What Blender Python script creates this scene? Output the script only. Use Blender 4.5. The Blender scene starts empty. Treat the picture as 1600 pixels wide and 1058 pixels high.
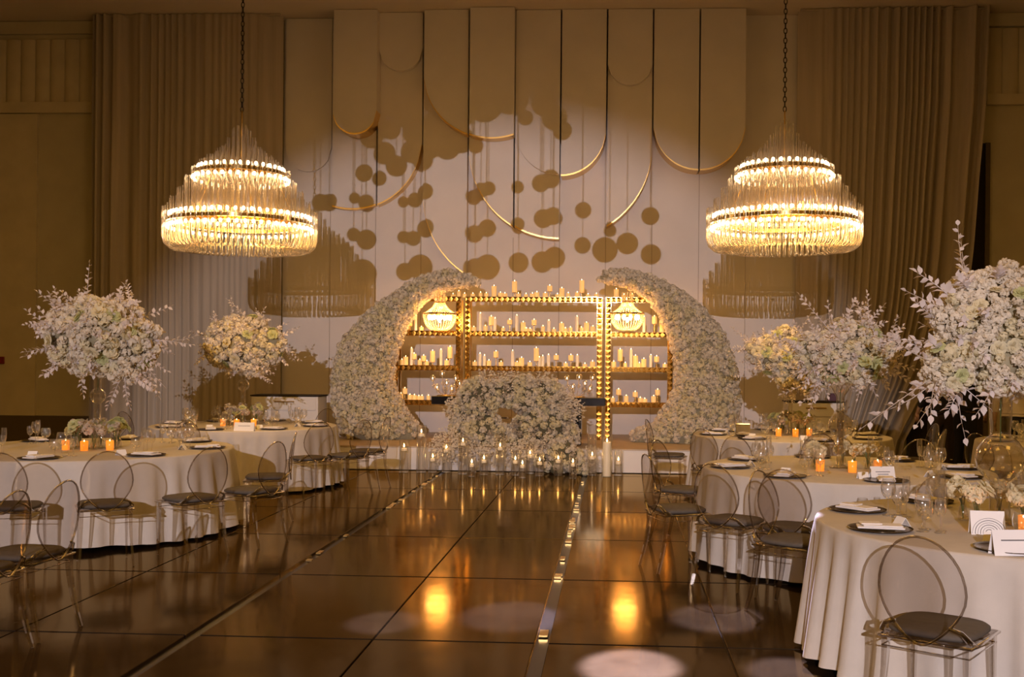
import bpy, math, random
import numpy as np
from mathutils import Matrix, Vector, Euler
C = bpy.context.scene
COL = C.collection
PI = math.pi
R = random.Random(7)

# ------------------------------------------------------------------ camera
F, PX, PY, H = 1650.0, 870.0, 562.0, 1.65
YAW, ROLL = 0.0545, 0.009
cam = bpy.data.cameras.new('camera'); camo = bpy.data.objects.new('camera', cam); COL.objects.link(camo)
cam.sensor_width = 36; cam.lens = 36 * F / 1600
cam.shift_x = (800 - PX) / 1600; cam.shift_y = (PY - 529) / 1600
cam.clip_end = 200
camo.matrix_world = Matrix.Translation((0, 0, H)) @ Matrix.Rotation(YAW, 4, 'Z') @ Matrix.Rotation(PI/2, 4, 'X') @ Matrix.Rotation(ROLL, 4, 'Z')
C.camera = camo

# ------------------------------------------------------------------ world, lights, exposure
w = bpy.data.worlds.new('world'); C.world = w; w.use_nodes = True
w.node_tree.nodes['Background'].inputs[0].default_value = (1, .49, .08, 1)
w.node_tree.nodes['Background'].inputs[1].default_value = 0.24
C.view_settings.view_transform = 'Standard'; C.view_settings.look = 'None'
C.view_settings.gamma = 1; C.view_settings.use_curve_mapping = False
C.view_settings.exposure = 0.0
C.cycles.transparent_max_bounces = 40
def lamp(name, kind, loc, energy, color, target=None, **kw):
    l = bpy.data.lights.new(name, kind); l.energy = energy; l.color = color
    for k, v in kw.items(): setattr(l, k, v)
    o = bpy.data.objects.new(name, l); COL.objects.link(o); o.location = loc
    if target is not None:
        o.rotation_euler = (Vector(target) - Vector(loc)).to_track_quat('-Z', 'Y').to_euler()
    return o
SPOT = Vector((-.76, -10.9, 4.46))
lamp('projector_light', 'SPOT', SPOT, 8300, (1, .87, .93), (-2.1, 18.5, -1.2), spot_size=2*math.radians(14.6), spot_blend=.32, shadow_soft_size=.016)
for x in (-8, -1.5, 5):
    for y in (1.5, 8.5):
        lamp('ceiling_fill_light', 'AREA', (x, y, 7.3), 80, (1, .50, .07), (x, y, 0), size=2.5)  # unseen fill lamps added to lift the amber ambient on floor and tabletops
# moving heads making the pale pools on the dance floor
def W(px, py, Y):
    a, b = px - PX, py - PY
    c, s = math.cos(ROLL), math.sin(ROLL)
    u, v = a*c + b*s, -a*s + b*c
    dx = math.cos(YAW)*u/F - math.sin(YAW); dy = math.sin(YAW)*u/F + math.cos(YAW); dz = -v/F
    t = Y/dy
    return Vector((dx*t, Y, H + dz*t))
def G(px, py, Z=0):
    a, b = px - PX, py - PY
    c, s = math.cos(ROLL), math.sin(ROLL)
    u, v = a*c + b*s, -a*s + b*c
    dx = math.cos(YAW)*u/F - math.sin(YAW); dy = math.sin(YAW)*u/F + math.cos(YAW); dz = -v/F
    t = (Z - H)/dz
    return Vector((dx*t, dy*t, Z))
for px, py, e, sz in ((985, 1042, 150000, 3.8), (800, 962, 18000, 4.6), (1120, 965, 20000, 4.2), (600, 972, 14000, 3.2), (1230, 1050, 30000, 3.0)):
    g = G(px, py)
    lamp('floor_spotlight', 'SPOT', (g.x + .6, g.y + 5.5, 7.2), e, (.72, .66, 1), g, spot_size=math.radians(sz), spot_blend=.5, shadow_soft_size=.04)

# ------------------------------------------------------------------ materials
MATS = {}
def nt(name):
    m = bpy.data.materials.new(name); m.use_nodes = True; MATS[name] = m
    return m, m.node_tree, m.node_tree.nodes['Principled BSDF']
def mat(name, col, rough=.6, metal=0, emit=None, es=0, noise=0, nscale=8, bump=0, bscale=40, spec=.5, trans=0, stretch=None):
    m, t, b = nt(name); N, L = t.nodes, t.links
    b.inputs['Base Color'].default_value = (*col, 1); b.inputs['Roughness'].default_value = rough
    b.inputs['Metallic'].default_value = metal; b.inputs['Specular IOR Level'].default_value = spec
    if emit: b.inputs['Emission Color'].default_value = (*emit, 1); b.inputs['Emission Strength'].default_value = es
    if noise or bump:
        tc = N.new('ShaderNodeTexCoord'); mp = N.new('ShaderNodeMapping'); L.new(tc.outputs['Object'], mp.inputs[0])
        if stretch: mp.inputs['Scale'].default_value = stretch
    if noise:
        n = N.new('ShaderNodeTexNoise'); n.inputs['Scale'].default_value = nscale; n.inputs['Detail'].default_value = 5
        L.new(mp.outputs[0], n.inputs['Vector'])
        r = N.new('ShaderNodeValToRGB'); L.new(n.outputs['Fac'], r.inputs[0])
        r.color_ramp.elements[0].position = .3; r.color_ramp.elements[1].position = .7
        r.color_ramp.elements[0].color = (*[c*(1-noise) for c in col], 1); r.color_ramp.elements[1].color = (*[min(1, c*(1+noise)) for c in col], 1)
        L.new(r.outputs[0], b.inputs['Base Color'])
    if bump:
        n2 = N.new('ShaderNodeTexNoise'); n2.inputs['Scale'].default_value = bscale; L.new(mp.outputs[0], n2.inputs['Vector'])
        bp = N.new('ShaderNodeBump'); bp.inputs['Strength'].default_value = bump; bp.inputs['Distance'].default_value = .01
        L.new(n2.outputs['Fac'], bp.inputs['Height']); L.new(bp.outputs[0], b.inputs['Normal'])
    return m
def glass(name, tint, base=.05, edge=.75, power=2.5, gcol=(1, 1, 1), rough=.03, diff=0, dcol=(1, 1, 1)):
    """thin-walled glass: tinted see-through, mirror-like towards its edges"""
    m = bpy.data.materials.new(name); m.use_nodes = True; MATS[name] = m
    t = m.node_tree; N, L = t.nodes, t.links; N.clear()
    out = N.new('ShaderNodeOutputMaterial'); mix = N.new('ShaderNodeMixShader')
    tr = N.new('ShaderNodeBsdfTransparent'); tr.inputs[0].default_value = (*tint, 1)
    gl = N.new('ShaderNodeBsdfGlossy'); gl.inputs[0].default_value = (*gcol, 1); gl.inputs['Roughness'].default_value = rough
    lw = N.new('ShaderNodeLayerWeight'); lw.inputs[0].default_value = .5
    pw = N.new('ShaderNodeMath'); pw.operation = 'POWER'; pw.inputs[1].default_value = power; L.new(lw.outputs['Facing'], pw.inputs[0])
    ma = N.new('ShaderNodeMath'); ma.operation = 'MULTIPLY_ADD'; ma.inputs[1].default_value = edge; ma.inputs[2].default_value = base
    L.new(pw.outputs[0], ma.inputs[0]); L.new(ma.outputs[0], mix.inputs[0]); L.new(tr.outputs[0], mix.inputs[1]); L.new(gl.outputs[0], mix.inputs[2])
    last = mix
    if diff:
        m2 = N.new('ShaderNodeMixShader'); m2.inputs[0].default_value = diff
        a = N.new('ShaderNodeAddShader'); d = N.new('ShaderNodeBsdfDiffuse'); tl = N.new('ShaderNodeBsdfTranslucent')
        d.inputs[0].default_value = (*[c*.5 for c in dcol], 1); tl.inputs[0].default_value = (*[c*.5 for c in dcol], 1)
        L.new(d.outputs[0], a.inputs[0]); L.new(tl.outputs[0], a.inputs[1])
        L.new(mix.outputs[0], m2.inputs[1]); L.new(a.outputs[0], m2.inputs[2]); last = m2
    L.new(last.outputs[0], out.inputs[0])
    return m
def petalmat(name, col, tl=.35):
    m = bpy.data.materials.new(name); m.use_nodes = True; MATS[name] = m
    t = m.node_tree; N, L = t.nodes, t.links; N.clear()
    out = N.new('ShaderNodeOutputMaterial'); mix = N.new('ShaderNodeMixShader'); mix.inputs[0].default_value = tl
    d = N.new('ShaderNodeBsdfDiffuse'); r = N.new('ShaderNodeBsdfTranslucent')
    oi = N.new('ShaderNodeObjectInfo'); tc = N.new('ShaderNodeTexCoord'); n = N.new('ShaderNodeTexNoise'); n.inputs['Scale'].default_value = 9
    L.new(tc.outputs['Object'], n.inputs['Vector'])
    cr = N.new('ShaderNodeValToRGB'); L.new(n.outputs['Fac'], cr.inputs[0])
    cr.color_ramp.elements[0].position = .3; cr.color_ramp.elements[1].position = .7
    cr.color_ramp.elements[0].color = (*[c*.8 for c in col], 1); cr.color_ramp.elements[1].color = (*col, 1)
    L.new(cr.outputs[0], d.inputs[0]); L.new(cr.outputs[0], r.inputs[0])
    L.new(d.outputs[0], mix.inputs[1]); L.new(r.outputs[0], mix.inputs[2]); L.new(mix.outputs[0], out.inputs[0])
    return m
m_wall = mat('ivory_wall_paint', (.74, .69, .64), .55, noise=.04, nscale=1.5, bump=.05)
m_wall2 = mat('beige_fabric_wall', (.60, .55, .40), .9, noise=.06, nscale=2, bump=.15, bscale=90)
m_rib = mat('ribbed_wall_fabric', (.68, .61, .44), .9, noise=.06, nscale=3)
m_dado = mat('dark_dado', (.12, .085, .045), .5)
m_ceil = mat('ceiling_paint', (.72, .63, .50), .8, noise=.03, nscale=1)
m_curt = mat('champagne_drape', (.45, .39, .31), .75, noise=.10, nscale=3, stretch=(3, 3, .15))
m_gold = mat('polished_gold', (.72, .50, .19), .12, 1)
m_gold2 = mat('satin_gold', (.80, .55, .20), .3, 1)
m_mirror = mat('mirror_silver', (.85, .84, .82), .06, 1)
m_black = mat('black_lacquer', (.006, .007, .012), .12)
m_dark = mat('dark_void', (.03, .02, .012), .9)
m_white = mat('white_lacquer', (.78, .75, .72), .3)
m_tan = mat('platform_top', (.55, .43, .29), .5, noise=.08, nscale=4)
m_cloth = mat('white_table_linen', (.57, .525, .465), .85, noise=.03, nscale=12, bump=.06, bscale=160)
m_napkin = mat('napkin_linen', (.84, .80, .76), .9, bump=.1, bscale=60)
m_card = mat('white_card', (.86, .84, .82), .7)
m_ink = mat('grey_ink', (.14, .13, .13), .8)
m_char = mat('charger_bronze', (.10, .065, .03), .22, .7, noise=.3, nscale=14)
m_cush = mat('charcoal_cushion', (.095, .078, .060), .8, noise=.1, nscale=30)
m_wax = mat('ivory_wax_glow', (.85, .64, .34), .5, emit=(1, .46, .10), es=.5)  # emission stands in for flame light glowing through the wax
m_waxw = mat('white_wax_glow', (.88, .80, .66), .45, emit=(1, .66, .32), es=.16)  # weaker emission, again imitating wax lit from within
m_flame = mat('candle_flame', (1, .6, .2), .5, emit=(1, .56, .20), es=22)
m_vot = mat('amber_votive_glow', (.9, .30, .04), .25, emit=(1, .26, .02), es=.75)  # glass emits to imitate the flame shining through it
m_bulb = mat('warm_bulb', (1, .8, .5), .5, emit=(1, .72, .42), es=24)
m_bulb2 = mat('small_chandelier_bulb', (1, .8, .5), .5, emit=(1, .62, .27), es=34)
m_chain = mat('black_chain', (.02, .015, .01), .4, .8)
m_globe = mat('smoked_globe', (.05, .035, .02), .2, .3)
m_stem = mat('green_stem', (.10, .13, .03), .6)
m_twig = mat('pale_twig', (.5, .42, .34), .7)
m_brown = mat('autumn_foliage', (.32, .22, .05), .7)
m_skin = mat('skin', (.42, .26, .18), .5)
m_blk = mat('black_fabric', (.012, .011, .012), .85)
m_wsh = mat('white_shirt', (.72, .66, .62), .8)
m_hair = mat('dark_hair', (.02, .013, .01), .6)
m_red = mat('dark_red_sign', (.22, .01, .01), .4)
m_burg = mat('burgundy_leather', (.07, .01, .03), .5)
g_chair = glass('smoked_polycarbonate', (.80, .765, .745), .035, .5, 2.2)
g_edge = glass('thick_smoked_edge', (.68, .63, .59), .12, .75, 1.3)
g_glass = glass('clear_glass', (.965, .96, .95), .12, .85, 1.5, rough=.07, diff=.03)
g_water = glass('water', (.99, .99, .98), .05, .45, 2.2)
g_leg = glass('clear_leg_plastic', (.86, .83, .80), .10, .7, 1.3)
g_vase = glass('vase_glass', (.92, .90, .87), .09, .85, 1.6)
g_rod = glass('chandelier_glass_rod', (.78, .74, .68), .14, .5, 1.4, diff=.075, dcol=(1, .92, .84), rough=.08)
g_crys = glass('crystal_beads', (.9, .88, .85), .2, .6, 1.2, diff=.45, dcol=(1, .9, .75), rough=.1)
p_white = petalmat('white_petals', (.95, .88, .73))
p_cream = petalmat('cream_petals', (.92, .85, .60))
p_green = petalmat('green_white_petals', (.70, .72, .38))
p_leaf = petalmat('white_painted_leaves', (.86, .79, .76), .3)
p_dusty = petalmat('dusty_petals', (.66, .58, .46))
m_core = mat('flower_foam', (.34, .30, .19), .9)

def floor_mat():
    m, t, b = nt('polished_concrete'); N, L = t.nodes, t.links
    gl = N.new('ShaderNodeBsdfGlossy'); gl.inputs['Color'].default_value = (.80, .59, .30, 1); fr = N.new('ShaderNodeFresnel'); fr.inputs['IOR'].default_value = 1.47
    mx = N.new('ShaderNodeMixShader'); df = N.new('ShaderNodeBsdfDiffuse')
    L.new(fr.outputs[0], mx.inputs[0]); L.new(df.outputs[0], mx.inputs[1]); L.new(gl.outputs[0], mx.inputs[2]); L.new(mx.outputs[0], N['Material Output'].inputs[0])
    tc = N.new('ShaderNodeNewGeometry')
    n = N.new('ShaderNodeTexNoise'); n.inputs['Scale'].default_value = .9; n.inputs['Detail'].default_value = 8; n.inputs['Roughness'].default_value = .65
    L.new(tc.outputs['Position'], n.inputs['Vector'])
    r = N.new('ShaderNodeValToRGB'); L.new(n.outputs['Fac'], r.inputs[0])
    r.color_ramp.elements[0].position = .3; r.color_ramp.elements[1].position = .72
    r.color_ramp.elements[0].color = (.011, .007, .004, 1); r.color_ramp.elements[1].color = (.034, .023, .013, 1)
    L.new(r.outputs[0], df.inputs[0])
    n2 = N.new('ShaderNodeTexNoise'); n2.inputs['Scale'].default_value = 5; n2.inputs['Detail'].default_value = 4; L.new(tc.outputs['Position'], n2.inputs['Vector'])
    mr = N.new('ShaderNodeMapRange'); mr.inputs['To Min'].default_value = .05; mr.inputs['To Max'].default_value = .16
    L.new(n2.outputs['Fac'], mr.inputs['Value']); L.new(mr.outputs[0], gl.inputs['Roughness'])
    n3 = N.new('ShaderNodeTexNoise'); n3.inputs['Scale'].default_value = 2.2; L.new(tc.outputs['Position'], n3.inputs['Vector'])
    bp = N.new('ShaderNodeBump'); bp.inputs['Strength'].default_value = .05; bp.inputs['Distance'].default_value = .02
    L.new(n3.outputs['Fac'], bp.inputs['Height']); L.new(bp.outputs[0], gl.inputs['Normal'])
    return m
m_floor = floor_mat()
m_joint = mat('dark_joint', (.012, .008, .005), .25)

# ------------------------------------------------------------------ mesh building
class MB:
    def __init__(s): s.v = []; s.f = []
    def add(s, vs, fs, M=None):
        o = len(s.v)
        if M is not None: vs = [M @ Vector(v) for v in vs]
        s.v.extend([tuple(v) for v in vs]); s.f.extend([tuple(i + o for i in f) for f in fs]); return s
    def box(s, c, d, M=None, bev=0):
        x, y, z = c; a, b, h = d[0]/2, d[1]/2, d[2]/2
        if not bev:
            vs = [(x+i*a, y+j*b, z+k*h) for k in (-1, 1) for j in (-1, 1) for i in (-1, 1)]
            return s.add(vs, [(0, 2, 3, 1), (4, 5, 7, 6), (0, 1, 5, 4), (2, 6, 7, 3), (0, 4, 6, 2), (1, 3, 7, 5)], M)
        # bevelled box: rings of rounded outline
        vs = []; fs = []
        rings = [(-h, bev), (-h + bev, 0), (h - bev, 0), (h, bev)]
        n = 8
        for zz, ins in rings:
            A, B = a - ins, b - ins; e = bev
            vs += [(x+A-e, y-B, z+zz), (x+A, y-B+e, z+zz), (x+A, y+B-e, z+zz), (x+A-e, y+B, z+zz), (x-A+e, y+B, z+zz), (x-A, y+B-e, z+zz), (x-A, y-B+e, z+zz), (x-A+e, y-B, z+zz)]
        for r in range(3):
            for i in range(n): fs.append((r*n+i, r*n+(i+1) % n, (r+1)*n+(i+1) % n, (r+1)*n+i))
        fs.append(tuple(range(n-1, -1, -1))); fs.append(tuple(3*n+i for i in range(n)))
        return s.add(vs, fs, M)
    def lathe(s, prof, n=16, c=(0, 0, 0), cap=True, M=None):
        vs = []; fs = []
        for r, z in prof:
            for i in range(n):
                a = 2*PI*i/n; vs.append((c[0]+r*math.cos(a), c[1]+r*math.sin(a), c[2]+z))
        for k in range(len(prof)-1):
            for i in range(n): fs.append((k*n+i, k*n+(i+1) % n, (k+1)*n+(i+1) % n, (k+1)*n+i))
        if cap:
            if prof[0][0] > 1e-4: fs.append(tuple(range(n-1, -1, -1)))
            if prof[-1][0] > 1e-4: fs.append(tuple((len(prof)-1)*n+i for i in range(n)))
        return s.add(vs, fs, M)
    def sphere(s, c, r, n=10, m=6, sc=(1, 1, 1)):
        prof = [(math.sin(PI*k/m)*r, -math.cos(PI*k/m)*r) for k in range(m+1)]
        prof[0] = (1e-5, -r); prof[-1] = (1e-5, r)
        M = Matrix.Translation(c) @ Matrix.Diagonal((*sc, 1))
        return s.lathe(prof, n, cap=False, M=M)
    def tube(s, pts, rad, n=6, closed=False, flat=None, cap=True):
        pts = [Vector(p) for p in pts]; N = len(pts)
        if not hasattr(rad, '__len__'): rad = [rad]*N
        vs = []; fs = []
        up = None
        for k in range(N):
            if closed: t = pts[(k+1) % N] - pts[k-1]
            else: t = pts[min(k+1, N-1)] - pts[max(k-1, 0)]
            t.normalize()
            if up is None:
                up = Vector((0, 0, 1)) if abs(t.z) < .9 else Vector((1, 0, 0))
            a = t.cross(up)
            if a.length < 1e-4: a = t.orthogonal()
            a.normalize(); b = a.cross(t).normalized(); up = b
            for i in range(n):
                q = 2*PI*(i+.5)/n; fx = 1 if flat is None else flat
                vs.append(pts[k] + a*math.cos(q)*rad[k] + b*math.sin(q)*rad[k]*fx)
        for k in range(N if closed else N-1):
            k2 = (k+1) % N
            for i in range(n): fs.append((k*n+i, k*n+(i+1) % n, k2*n+(i+1) % n, k2*n+i))
        if not closed and cap: fs.append(tuple(range(n-1, -1, -1))); fs.append(tuple((N-1)*n+i for i in range(n)))
        return s.add(vs, fs)
    def prism(s, poly, y0, y1):
        """polygon in x,z extruded along y"""
        n = len(poly); vs = [(x, y0, z) for x, z in poly] + [(x, y1, z) for x, z in poly]
        fs = [tuple(range(n)), tuple(range(2*n-1, n-1, -1))] + [(i, i+n, (i+1) % n + n, (i+1) % n) for i in range(n)]
        return s.add(vs, fs)
    def mesh(s, name, m, smooth=True):
        me = bpy.data.meshes.new(name); me.from_pydata(s.v, [], s.f); me.materials.append(m)
        if smooth: me.shade_smooth(); 
        me.update(); return me
def smooth_angle(me, a=35):
    # flat-shade edges sharper than the angle
    try:
        me.set_sharp_from_angle(angle=math.radians(a))
    except Exception: pass
    return me
def obj(name, me, parent=None, loc=(0, 0, 0), rot=None, sc=None, kind=None, label=None, M=None):
    o = bpy.data.objects.new(name, me); COL.objects.link(o)
    if parent is not None: o.parent = parent
    if M is not None: o.matrix_local = M
    else:
        o.location = loc
        if rot: o.rotation_euler = rot
        if sc: o.scale = sc if hasattr(sc, '__len__') else (sc, sc, sc)
    if kind: o['kind'] = kind
    if label: o['label'] = label
    return o
def tag(o, label, cat, group=None):
    o['label'] = label; o['category'] = cat
    if group: o['group'] = group
    return o
def thing(name, label, cat, loc=(0, 0, 0), rz=0, group=None):
    o = obj(name, None, None, loc, (0, 0, rz)); o.empty_display_size = .1
    return tag(o, label, cat, group)
def struct(name, me, parent=None, **k):
    return obj(name, me, parent, kind='structure', **k) if parent is None else obj(name, me, parent, **k)

# ------------------------------------------------------------------ setting
WY = 18.5
CZ = W(850, 28, WY).z
XL, XR = -14.0, 11.0
# floor: joint bed and polished slabs
b = MB(); b.box(((XL+XR)/2, 3.3, -.06), (XR-XL, 30.6, .08)); floor = struct('floor', b.mesh('floor', m_joint, False))
xs = [-2.48]
gx = [(-2.48, .085), (-1.40, .012), (-.41, .085), (.66, .012), (1.66, .085), (2.74, .012), (3.73, .085), (4.8, .012), (5.8, .085), (6.9, .012), (7.9, .085), (9, .012),
      (-3.56, .012), (-4.55, .085), (-5.63, .012), (-6.62, .085), (-7.7, .012), (-8.7, .085), (-9.8, .012)]
gx.sort()
gy = [(G(800, 1003).y + 1.78*k - .02, .022) for k in range(-1, 8)]
ex = [(XL, 0)] + gx + [(XR, 0)]; ey = [(-12, 0), (2.6, .02)] + gy + [(WY, 0)]
for i in range(len(ex)-1):
    for j in range(len(ey)-1):
        x0 = ex[i][0] + ex[i][1]/2; x1 = ex[i+1][0] - ex[i+1][1]/2; y0 = ey[j][0] + ey[j][1]/2; y1 = ey[j+1][0] - ey[j+1][1]/2
        s = MB(); s.box(((x0+x1)/2, (y0+y1)/2, -.02), (x1-x0, y1-y0, .04), bev=.003)
        obj('floor_slab', s.mesh('floor_slab', m_floor, False), floor)
# small brass and mirror chips set in the wide joints
for jx, n, y0, y1 in ((-.41, 46, 4.2, 14.6), (-2.48, 40, 8.2, 15)):
    s = MB(); y = y0
    while y < y1:
        L_ = R.uniform(.04, .16)
        if R.random() < .26: s.box((jx + R.uniform(-.008, .008), y + L_/2, -.0065), (R.uniform(.03, .06), L_*.85, .011))
        y += L_ + .02
    obj('brass_chip', s.mesh('brass_chip', m_gold2, False), floor, kind='stuff')
# ceiling and side walls
b = MB(); b.box(((XL+XR)/2, 3.3, CZ+.1), (XR-XL, 30.6, .2)); ceiling = struct('ceiling', b.mesh('ceiling', m_ceil, False))
for nm, x in (('wall_left', XL-.1), ('wall_right', XR+.1)):
    b = MB(); b.box((x, 3.3, CZ/2), (.2, 30.6, CZ)); struct(nm, b.mesh(nm, m_wall2, False))
# back wall: plain ivory centre and fabric-covered flanks
xa, xb = W(444, 300, WY).x, W(1243, 300, WY).x
b = MB(); b.box(((XL+XR)/2, WY+.15, CZ/2), (XR-XL, .3, CZ)); wb = struct('wall_back', b.mesh('wall_back', m_wall2, False))
b = MB(); b.box(((xa+xb)/2, WY-.02, CZ/2-.001), (xb-xa, .06, CZ-.004)); obj('centre_panel', b.mesh('centre_panel', m_wall, False), wb)
# faint vertical joints on the lower centre wall
cols = [444, 518, 588.5, 659.5, 731, 803, 875, 947, 1019, 1092, 1165, 1243]
colx = [W(c, 300, WY).x for c in cols]
def zc(py, Y=WY): return W(850, py, Y).z
def arch(c0, c1, fn, t, gold=True, base=0.0, name='arched_wall_panel'):
    """one column of a hanging panel whose bottom follows fn(px)->py"""
    Y1 = WY - .05 - base; Y0 = Y1 - t; n = 14
    g = .014
    x0, x1 = W(cols[c0], 300, Y0).x + g, W(cols[c1], 300, Y0).x - g
    pts = []
    for k in range(n+1):
        p = cols[c0] + (cols[c1]-cols[c0])*k/n
        pts.append((x0 + (x1-x0)*k/n, W(p, fn(p), Y0).z))
    poly = [(pts[0][0], CZ-.01)] + pts + [(pts[-1][0], CZ-.01)]
    s = MB(); s.prism(poly, Y0, Y1)
    o = obj(name, smooth_angle(s.mesh(name, m_wall, False)), wb)
    if gold:
        s = MB()
        top = [(x, z-.002) for x, z in pts]; bot = [(x, z-.030) for x, z in pts][::-1]
        s.prism(top + bot, Y0-.006, Y1)
        obj('gold_edge_strip', s.mesh('gold_edge_strip', m_gold2, False), o)
def U(cx, cy, rx, ry=None):
    ry = ry or rx
    return lambda p: cy + ry*math.sqrt(max(0, 1-((p-cx)/rx)**2))
arch(0, 1, U(481, 231, 37), .06, False)
arch(1, 2, U(553, 172, 35.5), .35, base=.16)
arch(2, 3, U(624, 75, 35.5), .10, False, base=.23)
arch(3, 4, U(767, 112, 108, 102), .26, base=.20); arch(4, 5, U(767, 112, 108, 102), .26, base=.31)
arch(5, 6, U(875, 200, 72.5), .10, False, base=.31); arch(6, 7, U(875, 200, 72.5), .42)
arch(7, 8, U(983, 96, 36.5), .10, False, base=.31)
arch(8, 9, U(1092, 190, 73.5), .40); arch(9, 10, U(1092, 190, 73.5), .40)
arch(1, 2, U(550, 215, 110), .15); arch(2, 3, U(550, 215, 110), .22)
arch(4, 5, U(875, 226, 145), .30); arch(5, 6, U(875, 226, 145), .30); arch(7, 8, U(875, 226, 145), .30)
arch(3, 4, U(805, 300, 146, 148), .19)
m_joint2 = mat('panel_joint_filler', (.42, .36, .30), .7)
for k_, py_ in zip(range(1, 11), (330, 322, 372, 432, 372, 372, 350, 350, 264, 264)):
    zt_ = zc(py_); s = MB(); s.box((colx[k_], WY-.052, (PZ_ + zt_)/2 if 0 else (.36+zt_)/2), (.010, .006, zt_-.36)); obj('panel_joint', s.mesh('panel_joint', m_joint2, False), wb)
# flat lower wall sheets that leave narrow joints
# trims: cornice line, ledges, ribbed upper fields and dark dado on both flanks
def flank(side, x0, x1, ztop, zrib, zledge):
    s = MB(); s.box(((x0+x1)/2, WY-.04, CZ-.12), (x1-x0, .08, .22)); obj('cornice_recess', s.mesh('cornice_recess', m_dado if 0 else m_wall2, False), wb)
    n = int((x1-x0)/.26)
    for k in range(n):
        xx = x0 + (k+.5)*(x1-x0)/n; wd = (x1-x0)/n*.94
        s = MB(); poly = [(xx-wd/2, -.0), (xx-wd*.3, -.035), (xx, -.045), (xx+wd*.3, -.035), (xx+wd/2, 0)]
        vs = [(x, WY-.01+d, zrib) for x, d in poly] + [(x, WY-.01+d, ztop) for x, d in poly]; q = len(poly)
        s.add(vs, [(i, i+1, i+1+q, i+q) for i in range(q-1)]); obj('ribbed_panel', s.mesh('ribbed_panel', m_rib), wb)
    s = MB(); s.box(((x0+x1)/2, WY-.05, (zrib+zledge)/2), (x1-x0, .10, zrib-zledge)); obj('ledge', s.mesh('ledge', m_rib, False), wb)
xl0, xl1 = XL+.02, W(146, 300, WY).x
flank('left', xl0, xl1, zc(57), zc(158), zc(175))
xr0, xr1 = W(1538, 300, WY).x, XR-.02
flank('right', xr0, xr1, zc(51), zc(152), zc(168))
s = MB(); s.box(((xl0+W(60, 300, WY).x)/2, WY-.03, (zc(176)+.56)/2), (W(60, 300, WY).x-xl0, .06, zc(176)-.56)); obj('wall_pilaster', s.mesh('wall_pilaster', m_rib, False), wb)
s = MB(); s.box(((xl0+xl1)/2, WY-.06, .28), (xl1-xl0, .12, .56)); struct('baseboard_left', s.mesh('baseboard_left', m_dado, False))
s = MB(); s.box(((xr0+xr1)/2, WY-.06, .2), (xr1-xr0, .12, .4)); struct('baseboard_right', s.mesh('baseboard_right', m_rib, False))
# dark doorway behind the right drape: flat sheet coloured dark for the unlit opening
dx0, dx1 = W(1418, 500, WY).x, W(1536, 500, WY).x
s = MB(); s.box(((dx0+dx1)/2, WY-.015, zc(226)/2), (dx1-dx0, .05, zc(226))); door = struct('doorway_dark_sheet', s.mesh('doorway_dark_sheet', m_dark, False))
s = MB(); s.box((dx1+.03, WY-.04, zc(226)/2), (.08, .1, zc(226))); obj('door_frame', s.mesh('door_frame', m_dado, False), door)

def curtain(x0, x1, Yf, name, label, edge=None, seed=1, depth=.12, pitch=.155):
    rr = random.Random(seed); nx = int((x1-x0)/.022); nz = 24
    ph = [rr.uniform(0, 6.28) for _ in range(6)]
    zb, zt = .015, CZ-.012
    vs = []; fs = []
    # irregular pleat phase
    phase = [0]
    for i in range(nx): phase.append(phase[-1] + 2*PI*.022/pitch*(1+.45*math.sin(i*.11+ph[0])+.3*math.sin(i*.047+ph[1])))
    for j in range(nz+1):
        t = j/nz; z = zb + (zt-zb)*t
        for i in range(nx+1):
            u = i/nx; x = x0 + (x1-x0)*u
            if edge: x = x0 + (edge(z)-x0)*u
            a = depth*(.55+.45*math.sin(i*.021+ph[2]))*(1-.25*t)
            y = Yf(u) + a*math.sin(phase[i]+.25*math.sin(z*1.1+ph[3])) + a*.3*math.sin(phase[i]*2.3+ph[4]+z*.2)
            vs.append((x, y, z))
    for j in range(nz):
        for i in range(nx): k = j*(nx+1)+i; fs.append((k, k+1, k+nx+2, k+nx+1))
    s = MB(); s.add(vs, fs); me = s.mesh(name, m_curt)
    root = thing(name, label, 'curtain', ((x0+x1)/2, Yf(.5), 0))
    o = obj('drape_cloth', me, root, loc=(-(x0+x1)/2, -Yf(.5), 0))
    r = MB(); r.box((0, .06, CZ-.025), (x1-x0-.04, .04, .03)); obj('curtain_rail', r.mesh('curtain_rail', m_curt, False), root)
    return root
cxl0, cxl1 = W(145, 300, 18.1).x, W(441, 300, 18.2).x
curtain(cxl0, cxl1-.02, lambda u: 18.08 + .2*max(0, (u-.8)/.2)**2, 'tall_drape', 'tall champagne pleated drape left of the ivory centre wall, behind the left chandelier', seed=3)
cxr0, cxr1 = W(1245, 300, 18.1).x, W(1541, 60, 18.1).x
zz = [(0, 1405), (.35, 1412), (.9, 1440), (1.3, 1462), (2.0, 1490), (2.7, 1508), (3.6, 1518), (4.8, 1526), (6, 1536), (7.7, 1541)]
def redge(z):
    for (a, p), (b_, q) in zip(zz, zz[1:]):
        if z <= b_: return W(p+(q-p)*(z-a)/(b_-a), 400, 18.1).x
    return cxr1
curtain(cxr0+.02, cxr1, lambda u: 18.08 + .2*max(0, (.2-u)/.2)**2, 'swept_drape', 'tall champagne pleated drape swept aside at the foot, behind the right chandelier', edge=redge, seed=5)
# red sign plate
p = W(5, 563, WY); s = MB(); s.box((0, 0, 0), (.19, .03, .13), bev=.004); o = obj('wall_sign', s.mesh('wall_sign', m_red, False), loc=(p.x-.03, WY-.08, p.z)); tag(o, 'small dark red sign plate on the far left wall', 'sign')

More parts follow.
